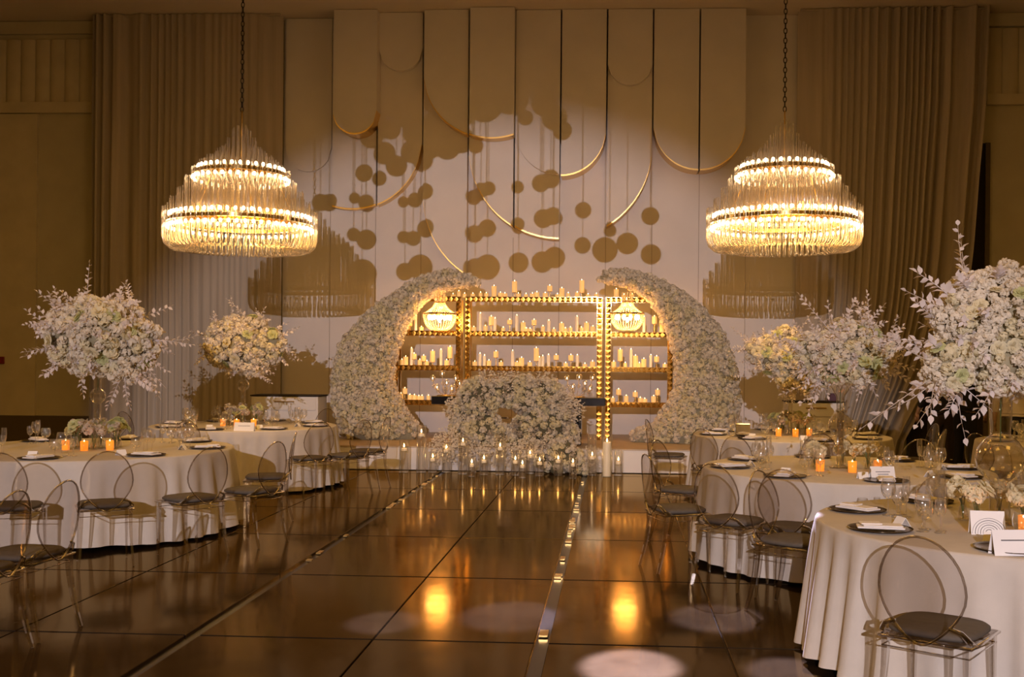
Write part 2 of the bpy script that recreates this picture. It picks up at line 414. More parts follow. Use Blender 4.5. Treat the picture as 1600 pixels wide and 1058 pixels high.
# platform
PF = 15.42; PZ = .35
px0, px1 = W(486, 700, PF).x, W(1255, 700, PF).x
s = MB(); s.box(((px0+px1)/2, (PF+WY)/2-.03, PZ/2), (px1-px0, WY-PF-.06, PZ-.02)); plat = struct('trim_1', s.mesh('trim_1', m_white, False))
s = MB(); s.box(((px0+px1)/2, (PF+WY)/2-.035, PZ-.005), (px1-px0+.02, WY-PF-.05, .02)); obj('platform_top', s.mesh('platform_top', m_tan, False), plat)
# ------------------------------------------------------------------ flowers
def petal(rr, s, cup=.3):
    w_ = s*.5
    return [(0, 0, 0), (w_, s*.55, cup*s*.3), (0, s*.6, cup*s*.1), (-w_, s*.55, cup*s*.3), (w_*.55, s, cup*s), (-w_*.55, s, cup*s*.9)], [(0, 1, 2), (0, 2, 3), (1, 4, 2), (2, 4, 5), (2, 5, 3)]
def blossom_mb(seed, n=40, r=1.0, full=.75):
    """ruffled hydrangea or carnation head, unit radius, facing +Z"""
    rr = random.Random(seed); s = MB(); s.sphere((0, 0, 0), .48, 8, 5)
    for i in range(n):
        z = 1 - (i+.5)/n*(1+full); a = i*2.39996 + rr.uniform(-.3, .3)
        q = math.sqrt(max(0, 1-z*z)); d = Vector((q*math.cos(a), q*math.sin(a), z))
        M = Matrix.Translation(d*r*.62) @ d.to_track_quat('Y', 'Z').to_matrix().to_4x4() @ Matrix.Rotation(rr.uniform(0, 6.28), 4, 'Y') @ Matrix.Rotation(rr.uniform(.45, 1.2), 4, 'X')
        k = rr.uniform(.46, .62)
        v, f = petal(rr, k, rr.uniform(.1, .6)); v = [(x_*1.45, y_, z_) for x_, y_, z_ in v]; s.add(v, f, M)
    return s
def rose_mb(seed):
    rr = random.Random(seed); s = MB()
    for ring, (n, tilt, sz, r0) in enumerate(((3, .15, .75, .05), (4, .45, .85, .12), (5, .85, .95, .2), (6, 1.25, 1.0, .25))):
        for i in range(n):
            a = 2*PI*i/n + ring*.5
            M = Matrix.Rotation(a, 4, 'Z') @ Matrix.Translation((0, r0, -.25+.05*ring)) @ Matrix.Rotation(PI/2-tilt, 4, 'X')
            v, f = petal(rr, sz, -.35); v = [(x*1.3, y, z) for x, y, z in v]; s.add(v, f, M)
    return s
BL = [blossom_mb(k) for k in range(4)]
BLW = [b_.mesh('blossom', p_white, False) for b_ in BL]
BLC = [b_.mesh('blossom_cream', p_cream, False) for b_ in BL]
BLD = [blossom_mb(20+k, 22).mesh('blossom_dusty', p_dusty, False) for k in range(2)]
ROSE = [rose_mb(k).mesh('rose', p_green, False) for k in range(2)]
ROSEW = [rose_mb(k+5).mesh('rose_white', p_cream, False) for k in range(2)]
BLNP = [(np.array(b_.v), b_.f) for b_ in BL]
def align(d, roll=0):
    return Vector(d).to_track_quat('Z', 'Y').to_matrix().to_4x4() @ Matrix.Rotation(roll, 4, 'Z')
def cloud(spheres, spacing, sy=1.0, seed=0, front=None):
    """points with outward normals on the surface of a union of spheres (x,y,z,r)"""
    rr = np.random.RandomState(seed); S = np.array(spheres); out = []; grid = {}
    for i, (x, y, z, r) in enumerate(S):
        n = int(4*PI*r*r/(spacing**2)*3.5)
        d = rr.normal(size=(n, 3)); d /= np.linalg.norm(d, axis=1)[:, None]
        P = d*np.array([r, r*sy, r]) + (x, y, z)
        for k in range(n):
            q = P[k]
            if front is not None and d[k][1] > front: continue
            dd = (q-S[:, :3])/np.stack([S[:, 3], S[:, 3]*sy, S[:, 3]], 1); L2 = (dd*dd).sum(1); L2[i] = 9
            if (L2 < .93).any(): continue
            key = tuple((q//spacing).astype(int)); ok = True
            for a in (-1, 0, 1):
                for b_ in (-1, 0, 1):
                    for c in (-1, 0, 1):
                        for p2 in grid.get((key[0]+a, key[1]+b_, key[2]+c), ()):
                            if ((p2-q)**2).sum() < spacing**2: ok = False; break
                        if not ok: break
                    if not ok: break
                if not ok: break
            if ok: grid.setdefault(key, []).append(q); out.append((Vector(q), Vector(d[k])))
    return out
def flower_mass(root, pts, size, nparts, meshes, seed=0, name='blossom', m=None, jit=.25):
    """nearest ones as blossom parts, the rest joined"""
    rr = random.Random(seed); o0 = Vector(root.location)
    pts = sorted(pts, key=lambda t: t[0].y + rr.uniform(0, .05)); V = []; Fc = []; off = 0
    for k, (p, d) in enumerate(pts):
        d2 = (d + Vector((rr.uniform(-jit, jit), rr.uniform(-jit, jit), rr.uniform(-jit, jit)))).normalized()
        sz = size*rr.uniform(.75, 1.2); M = Matrix.Translation(p-o0) @ align(d2, rr.uniform(0, 6.28)) @ Matrix.Scale(sz, 4)
        if k < nparts: obj(name, rr.choice(meshes), root, M=M)
        else:
            v, f = BLNP[k % 4]; A = np.array(M); V.append(v @ A[:3, :3].T + A[:3, 3]); Fc.extend([tuple(i+off for i in t) for t in f]); off += len(v)
    if V:
        me = bpy.data.meshes.new('blossom_mass'); me.from_pydata(np.concatenate(V).tolist(), [], Fc); me.materials.append(m or p_white); obj('blossom_mass', me, root, kind='stuff')
def core(root, spheres, sy, k=.86, m=None):
    s = MB(); o0 = root.location
    for x, y, z, r in spheres: s.sphere((x-o0.x, y-o0.y, z-o0.z), r*k, 12, 8, (1, sy, 1))
    obj('flower_foam', s.mesh('flower_foam', m or m_core), root)
def path_spheres(path, Y, step=.06):
    out = []; pts = [(W(a, b_, Y), r*Y/F) for a, b_, r in path]
    for (p, r), (q, r2) in zip(pts, pts[1:]):
        n = max(1, int((q-p).length/step))
        for k in range(n):
            t = k/n; c = p.lerp(q, t); out.append((c.x, c.y, c.z, r+(r2-r)*t))
    return out
def moon(path, label, nm, seed, Y=16.75):
    sp = path_spheres(path, Y)
    sp = [(x, y, max(z, PZ+r*.55+.02), r) for x, y, z, r in sp]
    base = min(sp, key=lambda t: t[2])
    root = thing(nm, label, 'flower arch', (base[0], Y, PZ))
    core(root, sp, .62)
    pts = [t for t in cloud(sp, .070, .62, seed, front=.55) if t[0].z > PZ+.05]
    flower_mass(root, pts, .062, 290, BLW+BLC, seed)
moon([(742, 441, 4), (725, 438, 9), (700, 436, 14), (670, 446, 15), (640, 466, 19), (613, 492, 26), (592, 522, 36), (573, 556, 44), (566, 592, 46), (571, 628, 50), (582, 655, 54), (600, 668, 42), (628, 676, 22), (645, 680, 14)],
     'crescent arch thick with white blossoms at the left end of the gold shelf', 'flower_crescent', 11)
moon([(940, 434, 4), (955, 432, 9), (985, 436, 12), (1015, 448, 15), (1045, 470, 21), (1072, 503, 31), (1092, 540, 40), (1103, 580, 45), (1104, 620, 50), (1096, 650, 54), (1070, 668, 42), (1035, 680, 20), (1002, 686, 12), (990, 688, 8)],
     'crescent arch thick with white blossoms at the right end of the gold shelf', 'flower_crescent', 12)
# ------------------------------------------------------------------ gold studded shelf units
SF, SB = 17.05, 17.42
def stud_bar(s, st, x0, z0, x1, z1, wd=.085):
    """frame bar between two points in the XZ plane, pyramid studs on its face"""
    if abs(z1-z0) < 1e-6: s.box(((x0+x1)/2, SF+.03, z0), (x1-x0, .06, wd))
    else: s.box((x0, SF+.03, (z0+z1)/2), (wd, .06, z1-z0))
    L_ = max(abs(x1-x0), abs(z1-z0)); n = max(1, round(L_/.085))
    for k in range(n):
        t = (k+.5)/n; cx, cz = x0+(x1-x0)*t, z0+(z1-z0)*t; h = min(L_/n, wd)*.48
        st.add([(cx-h, SF, cz-h), (cx+h, SF, cz-h), (cx+h, SF, cz+h), (cx-h, SF, cz+h), (cx, SF-.04, cz)], [(0, 1, 4), (1, 2, 4), (2, 3, 4), (3, 0, 4)])
def zs(py): return W(840, py, SF).z
def xs_(px): return W(px, 560, SF).x
rails = [468, 522, 576.5, 631]
def unit(pa, pb, nr, label, post_l=1, post_r=1):
    xa_, xb_ = xs_(pa), xs_(pb); root = thing('gold_shelf_unit', label, 'shelf', ((xa_+xb_)/2, SF, PZ)); loc = (-(xa_+xb_)/2, -SF, -PZ)
    def part(nm, s, m, kind=None): obj(nm, s.mesh(nm, m, False), root, loc=loc, kind=kind)
    st = MB()
    for i in range(nr):
        s = MB(); z = zs(rails[i]); stud_bar(s, st, xa_+.043, z, xb_-.043, z); part('rail', s, m_gold)
        s = MB(); s.box(((xa_+xb_)/2, (SF+SB)/2+.03, z+.030), (xb_-xa_-.02, SB-SF-.04, .022)); part('shelf_board', s, m_mirror)
        s = MB(); s.box(((xa_+xb_)/2, SB, z), (xb_-xa_, .03, .05)); part('back_rail', s, m_gold2)
    for x in (xa_, xb_):
        s = MB(); stud_bar(s, st, x, PZ+.006, x, zs(rails[0])+.04); part('post', s, m_gold)
        s = MB(); s.box((x, SB, (PZ+.006+zs(rails[0]))/2), (.04, .04, zs(rails[0])-PZ-.006)); part('post', s, m_gold2)
    part('pyramid_studs', st, m_gold, 'stuff')
    return root
unit(618, 716, 4, 'left bay of the gold pyramid-studded candle shelf')
unit(730, 936.5, 3, 'wide middle bay of the gold pyramid-studded candle shelf, behind the bar')
unit(950, 1047, 4, 'right bay of the gold pyramid-studded candle shelf')
# candles
FL = MB(); FL.lathe([(1e-4, 0), (.007, .008), (.009, .016), (.005, .03), (1e-4, .042)], 8, cap=False); FLM = FL.mesh('flame', m_flame)
_wc = {}
def wax(r, h, m):
    k = (round(r, 3), round(h, 2), m.name)
    if k not in _wc:
        s = MB(); r, h = k[0], k[1]; s.lathe([(r*.98, 0), (r, .004), (r, h-.006), (r*.94, h), (r*.5, h-.006), (1e-4, h-.008)], 12, cap=True); s.tube([(0, 0, h-.01), (0, .001, h+.008)], .0015, 4); _wc[k] = smooth_angle(s.mesh('wax', m))
    return _wc[k]
def stand(h):
    k = ('st', round(h, 2))
    if k not in _wc:
        s = MB(); s.lathe([(.035, 0), (.035, .006), (.007, .014), (.006, h-.02), (.012, h-.012), (.04, h-.006), (.04, h)], 12); _wc[k] = smooth_angle(s.mesh('stand', m_gold2))
    return _wc[k]
rr = random.Random(5)
def candle(loc, r, h, sh, m, label, group=None, nm='pillar_candle'):
    t = thing(nm, label, 'candle', loc, 0, group); z = 0
    if sh: obj('stand', stand(sh), t); z = round(sh, 2)
    hh = round(h, 2)
    obj('wax', wax(r, h, m), t, loc=(0, 0, z)); obj('flame', FLM, t, loc=(0, 0, z+hh+.002), sc=.5)
ordn = ['first', 'second', 'third', 'fourth', 'fifth', 'sixth', 'seventh', 'eighth', 'ninth', 'tenth', 'eleventh', 'twelfth', 'thirteenth', 'fourteenth', 'fifteenth', 'sixteenth', 'seventeenth', 'eighteenth', 'nineteenth', 'twentieth', 'twenty-first', 'twenty-second', 'twenty-third', 'twenty-fourth', 'twenty-fifth', 'twenty-sixth', 'twenty-seventh', 'twenty-eighth']
# (px, total height px, stand height px, kind) per shelf; s short pillar, p pillar, t taper
def row(pxa, pxb, n, y, tall, where):
    items = dict(tall); z = zs(y)+.042; cnt = 0
    xs2 = sorted(set([round(pxa+(pxb-pxa)*(k+.5)/n + rr.uniform(-2, 2)) for k in range(n)]) | set(items))
    seq = []
    for p in xs2:
        if p in items: seq.append((p, items[p]))
        elif all(abs(p-q) > 4 for q in items): seq.append((p, ('s', rr.choice((5, 6, 7, 9)), 0)))
    last = None
    for p, (k, h, sh) in seq:
        cnt += 1
        hm, sm = h*SF/F, sh*SF/F
        r = {'s': .036, 'p': .04, 't': .024}[k]
        if k == 's': r = rr.choice((.03, .036, .04))
        yy = SF+.13 + (.14 if (cnt % 2 and k == 's') else .0) + (.02 if k != 's' else 0)
        x = W(p, 560, yy).x
        word = {'s': 'short ivory pillar candle', 'p': 'tall ivory pillar candle', 't': 'slim white taper candle'}[k] + (' on gold stand' if sh else '')
        candle((x, yy, z), r, hm, sm, m_waxw if k == 't' else m_wax, f'{word}, {ordn[cnt-1]} from left, {where}', 'candles on the gold shelf')
row(702, 728, 3, 468, {}, 'left bay, top of the shelf')
row(735, 934, 20, 468, {771: ('p', 17, 0), 803: ('p', 17, 8), 858: ('p', 9, 10), 877: ('p', 15, 0), 908: ('p', 19, 8), 781: ('s', 8, 0)}, 'middle bay, top of the shelf')
row(956, 1030, 6, 468, {962: ('p', 14, 0)}, 'right bay, top of the shelf')
row(624, 664, 4, 522, {630: ('p', 9, 14), 640: ('p', 15, 8), 649: ('t', 28, 0)}, 'left bay, upper board')
row(736, 932, 22, 522, {750: ('t', 28, 0), 767: ('p', 14, 10), 773: ('t', 20, 0), 796: ('p', 7, 12), 807: ('t', 25, 0), 817: ('p', 15, 0), 834: ('p', 8, 11), 857: ('t', 17, 0), 877: ('p', 14, 0), 901: ('t', 24, 0), 916: ('p', 15, 0)}, 'middle bay, upper board')
row(1002, 1042, 3, 522, {1006: ('t', 24, 0), 1022: ('p', 12, 14), 1034: ('p', 22, 0)}, 'right bay, upper board')
row(623, 712, 9, 577, {634: ('p', 14, 0), 643: ('t', 27, 0), 647: ('p', 9, 10), 662: ('p', 9, 7), 676: ('p', 17, 6), 689: ('t', 25, 0), 703: ('p', 18, 12)}, 'left bay, middle board')
row(735, 932, 18, 577, {750: ('t', 19, 0), 757: ('t', 16, 0), 775: ('p', 10, 14), 801: ('t', 24, 0), 815: ('p', 14, 0), 838: ('p', 20, 9), 843: ('t', 15, 0), 848: ('t', 16, 0), 857: ('t', 18, 0), 869: ('p', 8, 11), 892: ('p', 9, 10), 902: ('t', 18, 0)}, 'middle bay, middle board')
row(953, 1043, 9, 577, {969: ('p', 18, 10), 986: ('t', 28, 0), 993: ('p', 18, 0), 1006: ('p', 14, 0), 1017: ('t', 19, 0), 1026: ('p', 9, 9)}, 'right bay, middle board')
row(622, 672, 7, 631, {633: ('p', 9, 9)}, 'left bay, bottom board')
row(952, 1036, 8, 631, {967: ('p', 9, 11), 993: ('p', 8, 8), 1028: ('p', 9, 11)}, 'right bay, bottom board')

# ------------------------------------------------------------------ bar
BY0, BY1 = 15.95, 16.5
zt = W(800, 620, BY0).z; bx0, bx1 = W(674, 625, BY0).x, W(946, 625, BY0).x
bar = thing('cocktail_bar', 'black lacquered bar counter behind the mound of white flowers', 'bar', ((bx0+bx1)/2, (BY0+BY1)/2, PZ)); hw = (bx1-bx0)/2
def bpart(nm, c, d, m, bev=.005, parent=None):
    s = MB(); s.box(c, d, bev=bev); return obj(nm, s.mesh(nm, m, False), parent or bar)
zl = zt-PZ
bpart('counter_top', (0, 0, zl-.066), (hw*2, BY1-BY0, .118), m_black)
bpart('edge_strip', (0, -(BY1-BY0)/2-.004, zl-.004), (hw*2, .012, .010), m_mirror, 0)
bpart('edge_strip', (0, -(BY1-BY0)/2-.004, zl-.130), (hw*2, .012, .008), m_mirror, 0)
for sx in (-1, 1): bpart('side_panel', (sx*(hw-.43), 0, (zl-.13)/2+.001), (.13, BY1-BY0-.1, zl-.132), m_black)
bpart('inner_shelf', (0, .03, zl-.33), ((hw-.5)*2, .35, .03), m_mirror, 0)
bpart('kick_panel', (-.3, .1, .15), (1.4, .04, .29), m_white, 0)
# crystal candelabra on the bar: stacked glass globes with small lights
gb = MB(); gb.sphere((0, 0, 0), 1, 14, 8); GLB = gb.mesh('globe', g_glass)
def candelabra(pxs, label):
    c = W(sum(p[0] for p in pxs)/len(pxs), 620, BY0+.25); t = thing('crystal_candelabra', label, 'candelabra', (c.x, c.y, zt-.0072))
    s = MB(); s.lathe([(.15, 0), (.15, .012), (.03, .02)], 16); obj('base', s.mesh('base', m_gold2), t)
    for i, (px, py) in enumerate(pxs):
        q = W(px, py, BY0+.25+.05*(i % 3)); x, y, z = q.x-c.x, q.y-c.y, q.z-zt
        s = MB(); s.tube([(x*.3, y*.3, .015), (x*.8, y, z*.4), (x, y, z-.02)], .007, 6); arm = obj('arm', s.mesh('arm', g_crys), t)
        obj('globe', GLB, t, loc=(x, y, z), sc=(.045, .045, .05)); obj('globe', GLB, t, loc=(x*.9, y, z*.55), sc=(.03, .03, .03))
        obj('flame', FLM, t, loc=(x, y, z-.02), sc=.8)
candelabra([(676, 590), (683, 604), (691, 583), (698, 597), (706, 606), (712, 590), (718, 598)], 'crystal globe candelabra at the left end of the black bar')
candelabra([(868, 594), (876, 606), (886, 590), (895, 603), (905, 588), (914, 598), (922, 606), (926, 589)], 'crystal globe candelabra at the right end of the black bar')

# flower mound in front of the bar, trailing to the floor
sp = []
for px, py, r in ((748, 624, 32), (722, 642, 19), (788, 614, 20), (820, 616, 28), (852, 622, 29), (876, 648, 20), (722, 672, 18), (752, 668, 30), (778, 680, 18), (826, 672, 26), (858, 668, 30), (884, 680, 20), (845, 655, 24), (805, 690, 14)):
    q = W(px, py, 15.66); sp.append((q.x, q.y, max(q.z, PZ+.05), r*15.66/F))
for px, py, r in ((872, 706, 16), (880, 697, 15), (894, 718, 17), (868, 728, 15), (905, 733, 13), (846, 718, 10)):
    q = W(px, py, 15.22); sp.append((q.x, q.y, q.z, r*15.22/F))
mroot = thing('flower_mound', 'bank of white hydrangea and small blossoms spilling off the platform before the bar', 'flowers', (W(800, 690, 15.5).x, 15.5, PZ))
core(mroot, [q for q in sp], .7, .86, mat('shaded_gap_foam', (.12, .11, .06), .9))  # core coloured dark to stand in for shaded hollows between blossoms
pts = [t for t in cloud(sp, .072, .7, 3, front=.6) if t[0].z > .03]
flower_mass(mroot, pts, .056, 280, BLW+BLC+BLD[:1], 4, m=p_white)
# airy twigs and baby's breath
def breath(root, blobs, n, m, sz=.012, seed=0):
    r_ = random.Random(seed); s = MB(); t = MB(); o0 = root.location
    for k in range(n):
        c, rad = r_.choice(blobs); d = Vector((r_.gauss(0, 1), r_.gauss(0, 1)*.8, r_.gauss(0, 1))).normalized()*rad*r_.uniform(.5, 1.25)
        p = Vector(c)+d-o0
        if p.z+o0.z < .01: continue
        z = sz*r_.uniform(.6, 1.5)
        s.add([(p.x-z, p.y, p.z-z*.5), (p.x+z, p.y-z*.5, p.z-z*.4), (p.x, p.y+z, p.z-z*.3), (p.x, p.y-z*.2, p.z+z)], [(0, 1, 3), (1, 2, 3), (2, 0, 3), (0, 2, 1)])
        if k % 5 == 0:
            q = Vector(c)-o0+d*.2; t.tube([q, p], .0018, 3, cap=False)
    obj('babys_breath', s.mesh('babys_breath', m, False), root, kind='stuff'); obj('twigs', t.mesh('twigs', m_twig, False), root, kind='stuff')
bl = [(W(a, b_, 15.3), .19) for a, b_ in ((700, 690), (720, 705), (745, 712), (775, 705), (800, 712), (825, 705), (690, 705), (850, 700), (920, 720), (890, 738), (915, 740))] + [(W(a, b_, 15.6), .2) for a, b_ in ((715, 640), (890, 640), (800, 600), (760, 600), (850, 605), (880, 625))]
breath(mroot, bl, 5200, p_white, .014, 9)

# glass cylinders with pillar candles on the floor
cyl = [(631, 688, 700, 738, 8), (658, 664, 677, 738, 8), (676, 706, 716, 738, 7), (697, 690, 702, 738, 7.5), (723, 680, 691, 741, 7.5), (756, 708, 719, 742, 7), (781, 676, 699, 742, 7), (805, 703, 720, 743, 7), (828, 690, 711, 740, 7), (843, 708, 722, 744, 7), (872, 705, 719, 743, 7), (925, 664, 713, 743, 7), (948, 664, 692, 745, 8), (966, 703, 721, 743, 7), (737, 715, 725, 745, 6), (816, 715, 727, 747, 6), (895, 712, 724, 748, 6)]
cyl.sort()
hts = sorted(cyl, key=lambda c: c[1])
for i, (px, ty, fy, by, r) in enumerate(cyl):
    g = G(px, by); k = g.y/F; hg = (by-ty)*k; hc = (by-fy)*k; rm = r*k
    t = thing('candle_cylinder', f'{"tall" if by-ty > 55 else "medium" if by-ty > 42 else "low"} glass cylinder with floating candle, {ordn[i]} from left before the platform', 'candle', g, 0, 'glass cylinder candles on the floor')
    s = MB(); s.lathe([(1e-4, .002), (rm, .002), (rm, hg), (rm-.003, hg)], 20, cap=False); obj('glass_cylinder', smooth_angle(s.mesh('glass_cylinder', g_glass)), t)
    
    if 940 < px < 955: obj('wax', wax(rm*.8, hc, m_waxw), t, loc=(0, 0, .009))
    else:
        s = MB(); wl = round(hc, 2)-.03; s.lathe([(1e-4, .010), (rm-.006, .010), (rm-.006, wl), (1e-4, wl)], 16, cap=False); obj('water', smooth_angle(s.mesh('water', g_water)), t)
        obj('wax', wax(rm*.55, .04, m_waxw), t, loc=(0, 0, wl-.01))
    obj('flame', FLM, t, loc=(0, 0, .012+round(hc, 2)), sc=1.3)

# ------------------------------------------------------------------ chandeliers
def big_chandelier(px, label, Y=12.0):
    c = W(px, 300, Y); k = Y/F
    zt_, zb_ = W(px, 190, Y).z, W(px, 410, Y).z
    t = thing('glass_rod_chandelier', label, 'chandelier', (c.x, Y, zb_))
    Ht = zt_-zb_; Rm = 119*k
    prof = [(0, 190), (10, 192), (26, 222), (42, 238), (60, 250), (73, 262), (88, 285), (101, 305), (113, 322), (119, 330)]
    def top(rp):
        for (a, ya), (b_, yb) in zip(prof, prof[1:]):
            if rp <= b_: return ya+(yb-ya)*(rp-a)/max(1e-6, b_-a)
        return 330
    def z_(py): return (410-py)*k
    rows = [7, 14, 22, 30, 39, 48, 57, 66, 75, 85, 96, 107, 118]
    tiers = {'upper': MB(), 'middle': MB(), 'lower': MB()}
    for rp in rows:
        r = rp*k; n = max(8, int(2*PI*r/(.070 if rp > 84 else .058))); zt1 = z_(top(rp))
        key = 'upper' if rp < 60 else 'middle' if rp < 96 else 'lower'; s = tiers[key]
        for i in range(n):
            a = 2*PI*(i + (rp % 2)*.5)/n; ca, sa = math.cos(a), math.sin(a); dz = R.uniform(-.015, .02)
            rad = .0075
            if rp >= 87:   # long rods whose foot hooks inwards
                zb = z_(372 + (119-rp)*.35); hook = .06 + .13*(rp-80)/40
                pts_ = [(ca*r, sa*r, zt1+dz), (ca*r, sa*r, zb)]
                for q in range(1, 6):
                    b_ = q/5*PI*.95; rr_ = r - hook*(1-math.cos(b_))/2*1.4; pts_.append((ca*rr_, sa*rr_, zb - hook*.8*math.sin(b_)*(1 if q < 4 else 1)))
                s.tube(pts_, rad, 5, cap=False)
            else:
                zb = z_(min(top(rp)+95, 352))
                s.tube([(ca*r, sa*r, zt1+dz), (ca*r, sa*r, zb)], rad, 5, cap=False)
    for kx, s in tiers.items(): obj(kx+'_glass_rods', s.mesh(kx+'_glass_rods', g_rod), t, kind='stuff')
    bs = MB(); bs.sphere((0, 0, 0), .017, 8, 6, (1, 1, 1.3)); bm = bs.mesh('bulb', m_bulb)
    for py, rp in ((262, 66), (279, 74), (338, 108), (357, 111)):
        n = int(2*PI*rp*k/.085)
        for i in range(n):
            a = 2*PI*i/n; obj('bulb', bm, t, loc=(rp*k*math.cos(a), rp*k*math.sin(a), z_(py)))
    for py, rp in ((270, 70), (348, 112), (272, 55), (350, 90)):
        s = MB(); r = rp*k; s.lathe([(r-.01, -.02), (r+.01, -.02), (r+.01, .02), (r-.01, .02), (r-.01, -.02)], 48, cap=False, c=(0, 0, z_(py))); obj('gold_ring', smooth_angle(s.mesh('gold_ring', m_gold)), t)
    s = MB()
    for a in range(6):
        q = a*PI/3; s.tube([(0, 0, z_(262)), (55*k*math.cos(q), 55*k*math.sin(q), z_(272)), (90*k*math.cos(q), 90*k*math.sin(q), z_(350))], .006, 5)
    obj('frame_arms', s.mesh('frame_arms', m_gold2), t)
    s = MB(); s.tube([(0, 0, z_(264)), (0, 0, Ht+.12)], .009, 8); obj('stem', s.mesh('stem', m_gold2), t)
    # chain to the ceiling
    link = MB(); link.tube([(.018*math.cos(a)*1.0, 0, .034*math.sin(a)) for a in [2*PI*i/10 for i in range(10)]], .0055, 5, closed=True); lm = link.mesh('chain_link', m_chain)
    z = Ht+.14; i = 0; zc_ = CZ-zb_
    while z < zc_-.04: obj('chain_link', lm, t, loc=(0, 0, z), rot=(0, 0, (i % 2)*PI/2)); z += .055; i += 1
    s = MB(); s.lathe([(.07, zc_-.045), (.09, zc_-.002)], 20); obj('ceiling_rose', s.mesh('ceiling_rose', m_gold2), t)
    lamp('chandelier_glow', 'POINT', (c.x, Y, zb_+z_(350)), 85, (1, .52, .12), shadow_soft_size=.3).parent = None
big_chandelier(377, 'large tiered glass rod chandelier hanging over the left tables')
big_chandelier(1225, 'large tiered glass rod chandelier hanging over the right tables')

def small_chandelier(px, label, Y=16.72, topy=446):
    k = Y/F; c = W(px, 500, Y); z0 = W(px, 524, Y).z
    t = thing('crystal_basket_chandelier', label, 'chandelier', (c.x, Y, z0))
    def z_(py): return (524-py)*k
    for (py, rp) in ((490, 26), (472, 8)):
        s = MB(); s.lathe([(rp*k-.006, -.012), (rp*k+.006, -.012), (rp*k+.006, .012), (rp*k-.006, .012), (rp*k-.006, -.012)], 28, c=(0, 0, z_(py)), cap=False); obj('ring', s.mesh('ring', m_gold), t)
    s = MB(); bd = []
    def strand(f, n, m=30):
        for i in range(m):
            a = 2*PI*i/m
            for j in range(n):
                r, z = f(j/(n-1)); s.add(*octa((r*k*math.cos(a), r*k*math.sin(a), z_(z)), .0115))
    strand(lambda u: (8+18*u**2.2, 470+20*u), 12); strand(lambda u: (26*math.cos(u*1.25)**.8 if u < 1 else 8, 490+26*math.sin(u*1.45)), 16, 34)
    strand(lambda u: (8, 458+12*u), 6, 12)
    obj('crystal_strands', s.mesh('crystal_strands', g_crys, False), t, kind='stuff')
    bs = MB(); bs.sphere((0, 0, 0), .026, 8, 6, (1, 1, 1.6)); bm = bs.mesh('bulb', m_bulb2)
    for i in range(10):
        a = 2*PI*i/10; obj('bulb', bm, t, loc=(17*k*math.cos(a), 17*k*math.sin(a), z_(496)))
    obj('bulb', bm, t, loc=(0, 0, z_(500)))
    s = MB(); s.tube([(0, 0, z_(472)), (0, 0, z_(topy))], .005, 5)
    for i in range(7): a = 2*PI*i/7; s.tube([(0, 0, z_(488)), (14*k*math.cos(a), 14*k*math.sin(a), z_(497))], .003, 4)
    obj('hanging_wire', s.mesh('hanging_wire', m_gold2), t)
    lamp('small_chandelier_glow', 'POINT', (c.x, Y, z0+z_(497)), 26, (1, .42, .08), shadow_soft_size=.14)
def octa(c, r):
    x, y, z = c
    return [(x+r, y, z), (x-r, y, z), (x, y+r, z), (x, y-r, z), (x, y, z+r), (x, y, z-r)], [(0, 2, 4), (2, 1, 4), (1, 3, 4), (3, 0, 4), (2, 0, 5), (1, 2, 5), (3, 1, 5), (0, 3, 5)]
small_chandelier(687, 'small crystal basket chandelier hanging in the left flower crescent')
small_chandelier(980, 'small crystal basket chandelier hanging in the right flower crescent')

# ------------------------------------------------------------------ globe pendants overhead, whose shadows fall on the wall
balls = [(474, 175, 12), (466, 200, 10), (500, 316, 14), (514, 316, 14), (555, 311, 9), (573, 318, 13), (630, 315, 9), (648, 312, 12), (665, 301, 13), (740, 308, 12), (753, 301, 12), (765, 298, 11), (810, 296, 10), (846, 290, 14), (862, 284, 14),
 (592, 190, 14), (612, 205, 16), (560, 200, 20), (582, 214, 20), (640, 180, 25), (618, 168, 20), (570, 272, 14), (594, 281, 12), (602, 242, 18), (621, 262, 17), (645, 240, 18), (662, 253, 16), (672, 226, 25), (700, 230, 22), (722, 222, 20), (745, 232, 12), (690, 200, 30), (655, 208, 25), (545, 165, 25), (532, 190, 13), (823, 190, 12), (868, 190, 20), (880, 210, 15), (852, 168, 20),
 (552, 366, 11), (572, 374, 16), (630, 370, 10), (645, 372, 12), (665, 357, 14), (741, 365, 14), (761, 356, 14), (810, 354, 11), (850, 345, 15), (865, 341, 14), (911, 328, 13), (632, 424, 14), (656, 417, 20), (742, 421, 18), (761, 417, 20), (810, 410, 16), (847, 409, 17), (866, 402, 17), (953, 360, 10), (945, 390, 20), (980, 380, 17), (1017, 397, 16), (910, 383, 13), (565, 428, 24), (1016, 337, 14), (720, 180, 30), (760, 170, 30), (800, 160, 28), (600, 150, 24), (570, 130, 30), (640, 140, 30), (500, 140, 26), (930, 150, 24), (690, 150, 34), (480, 110, 30), (530, 100, 34)]
gm = MB(); gm.sphere((0, 0, 0), 1, 18, 12); GM = gm.mesh('globe', m_globe)
cl_root = thing('globe_cluster_pendant', 'cluster of smoked globes on long cords overhead, out of frame', 'pendant light', (0, 3, CZ-.02))
s = MB(); s.lathe([(1.6, -.03), (1.6, .015)], 40); obj('canopy', s.mesh('canopy', m_gold2), cl_root)
s = MB()
for i, (px, py, r) in enumerate(balls):
    wp = W(px, py, WY-.1); t_ = (3.0 + 1.6*((i*.618) % 1) - SPOT.y)/(WY-SPOT.y)
    q = SPOT.lerp(wp, t_); rad = r*WY/F*t_
    loc = q - cl_root.location
    obj('globe', GM, cl_root, loc=loc, sc=rad)
    s.tube([(loc.x, loc.y, loc.z+rad*.9), (loc.x, loc.y, 0)], .004, 4)
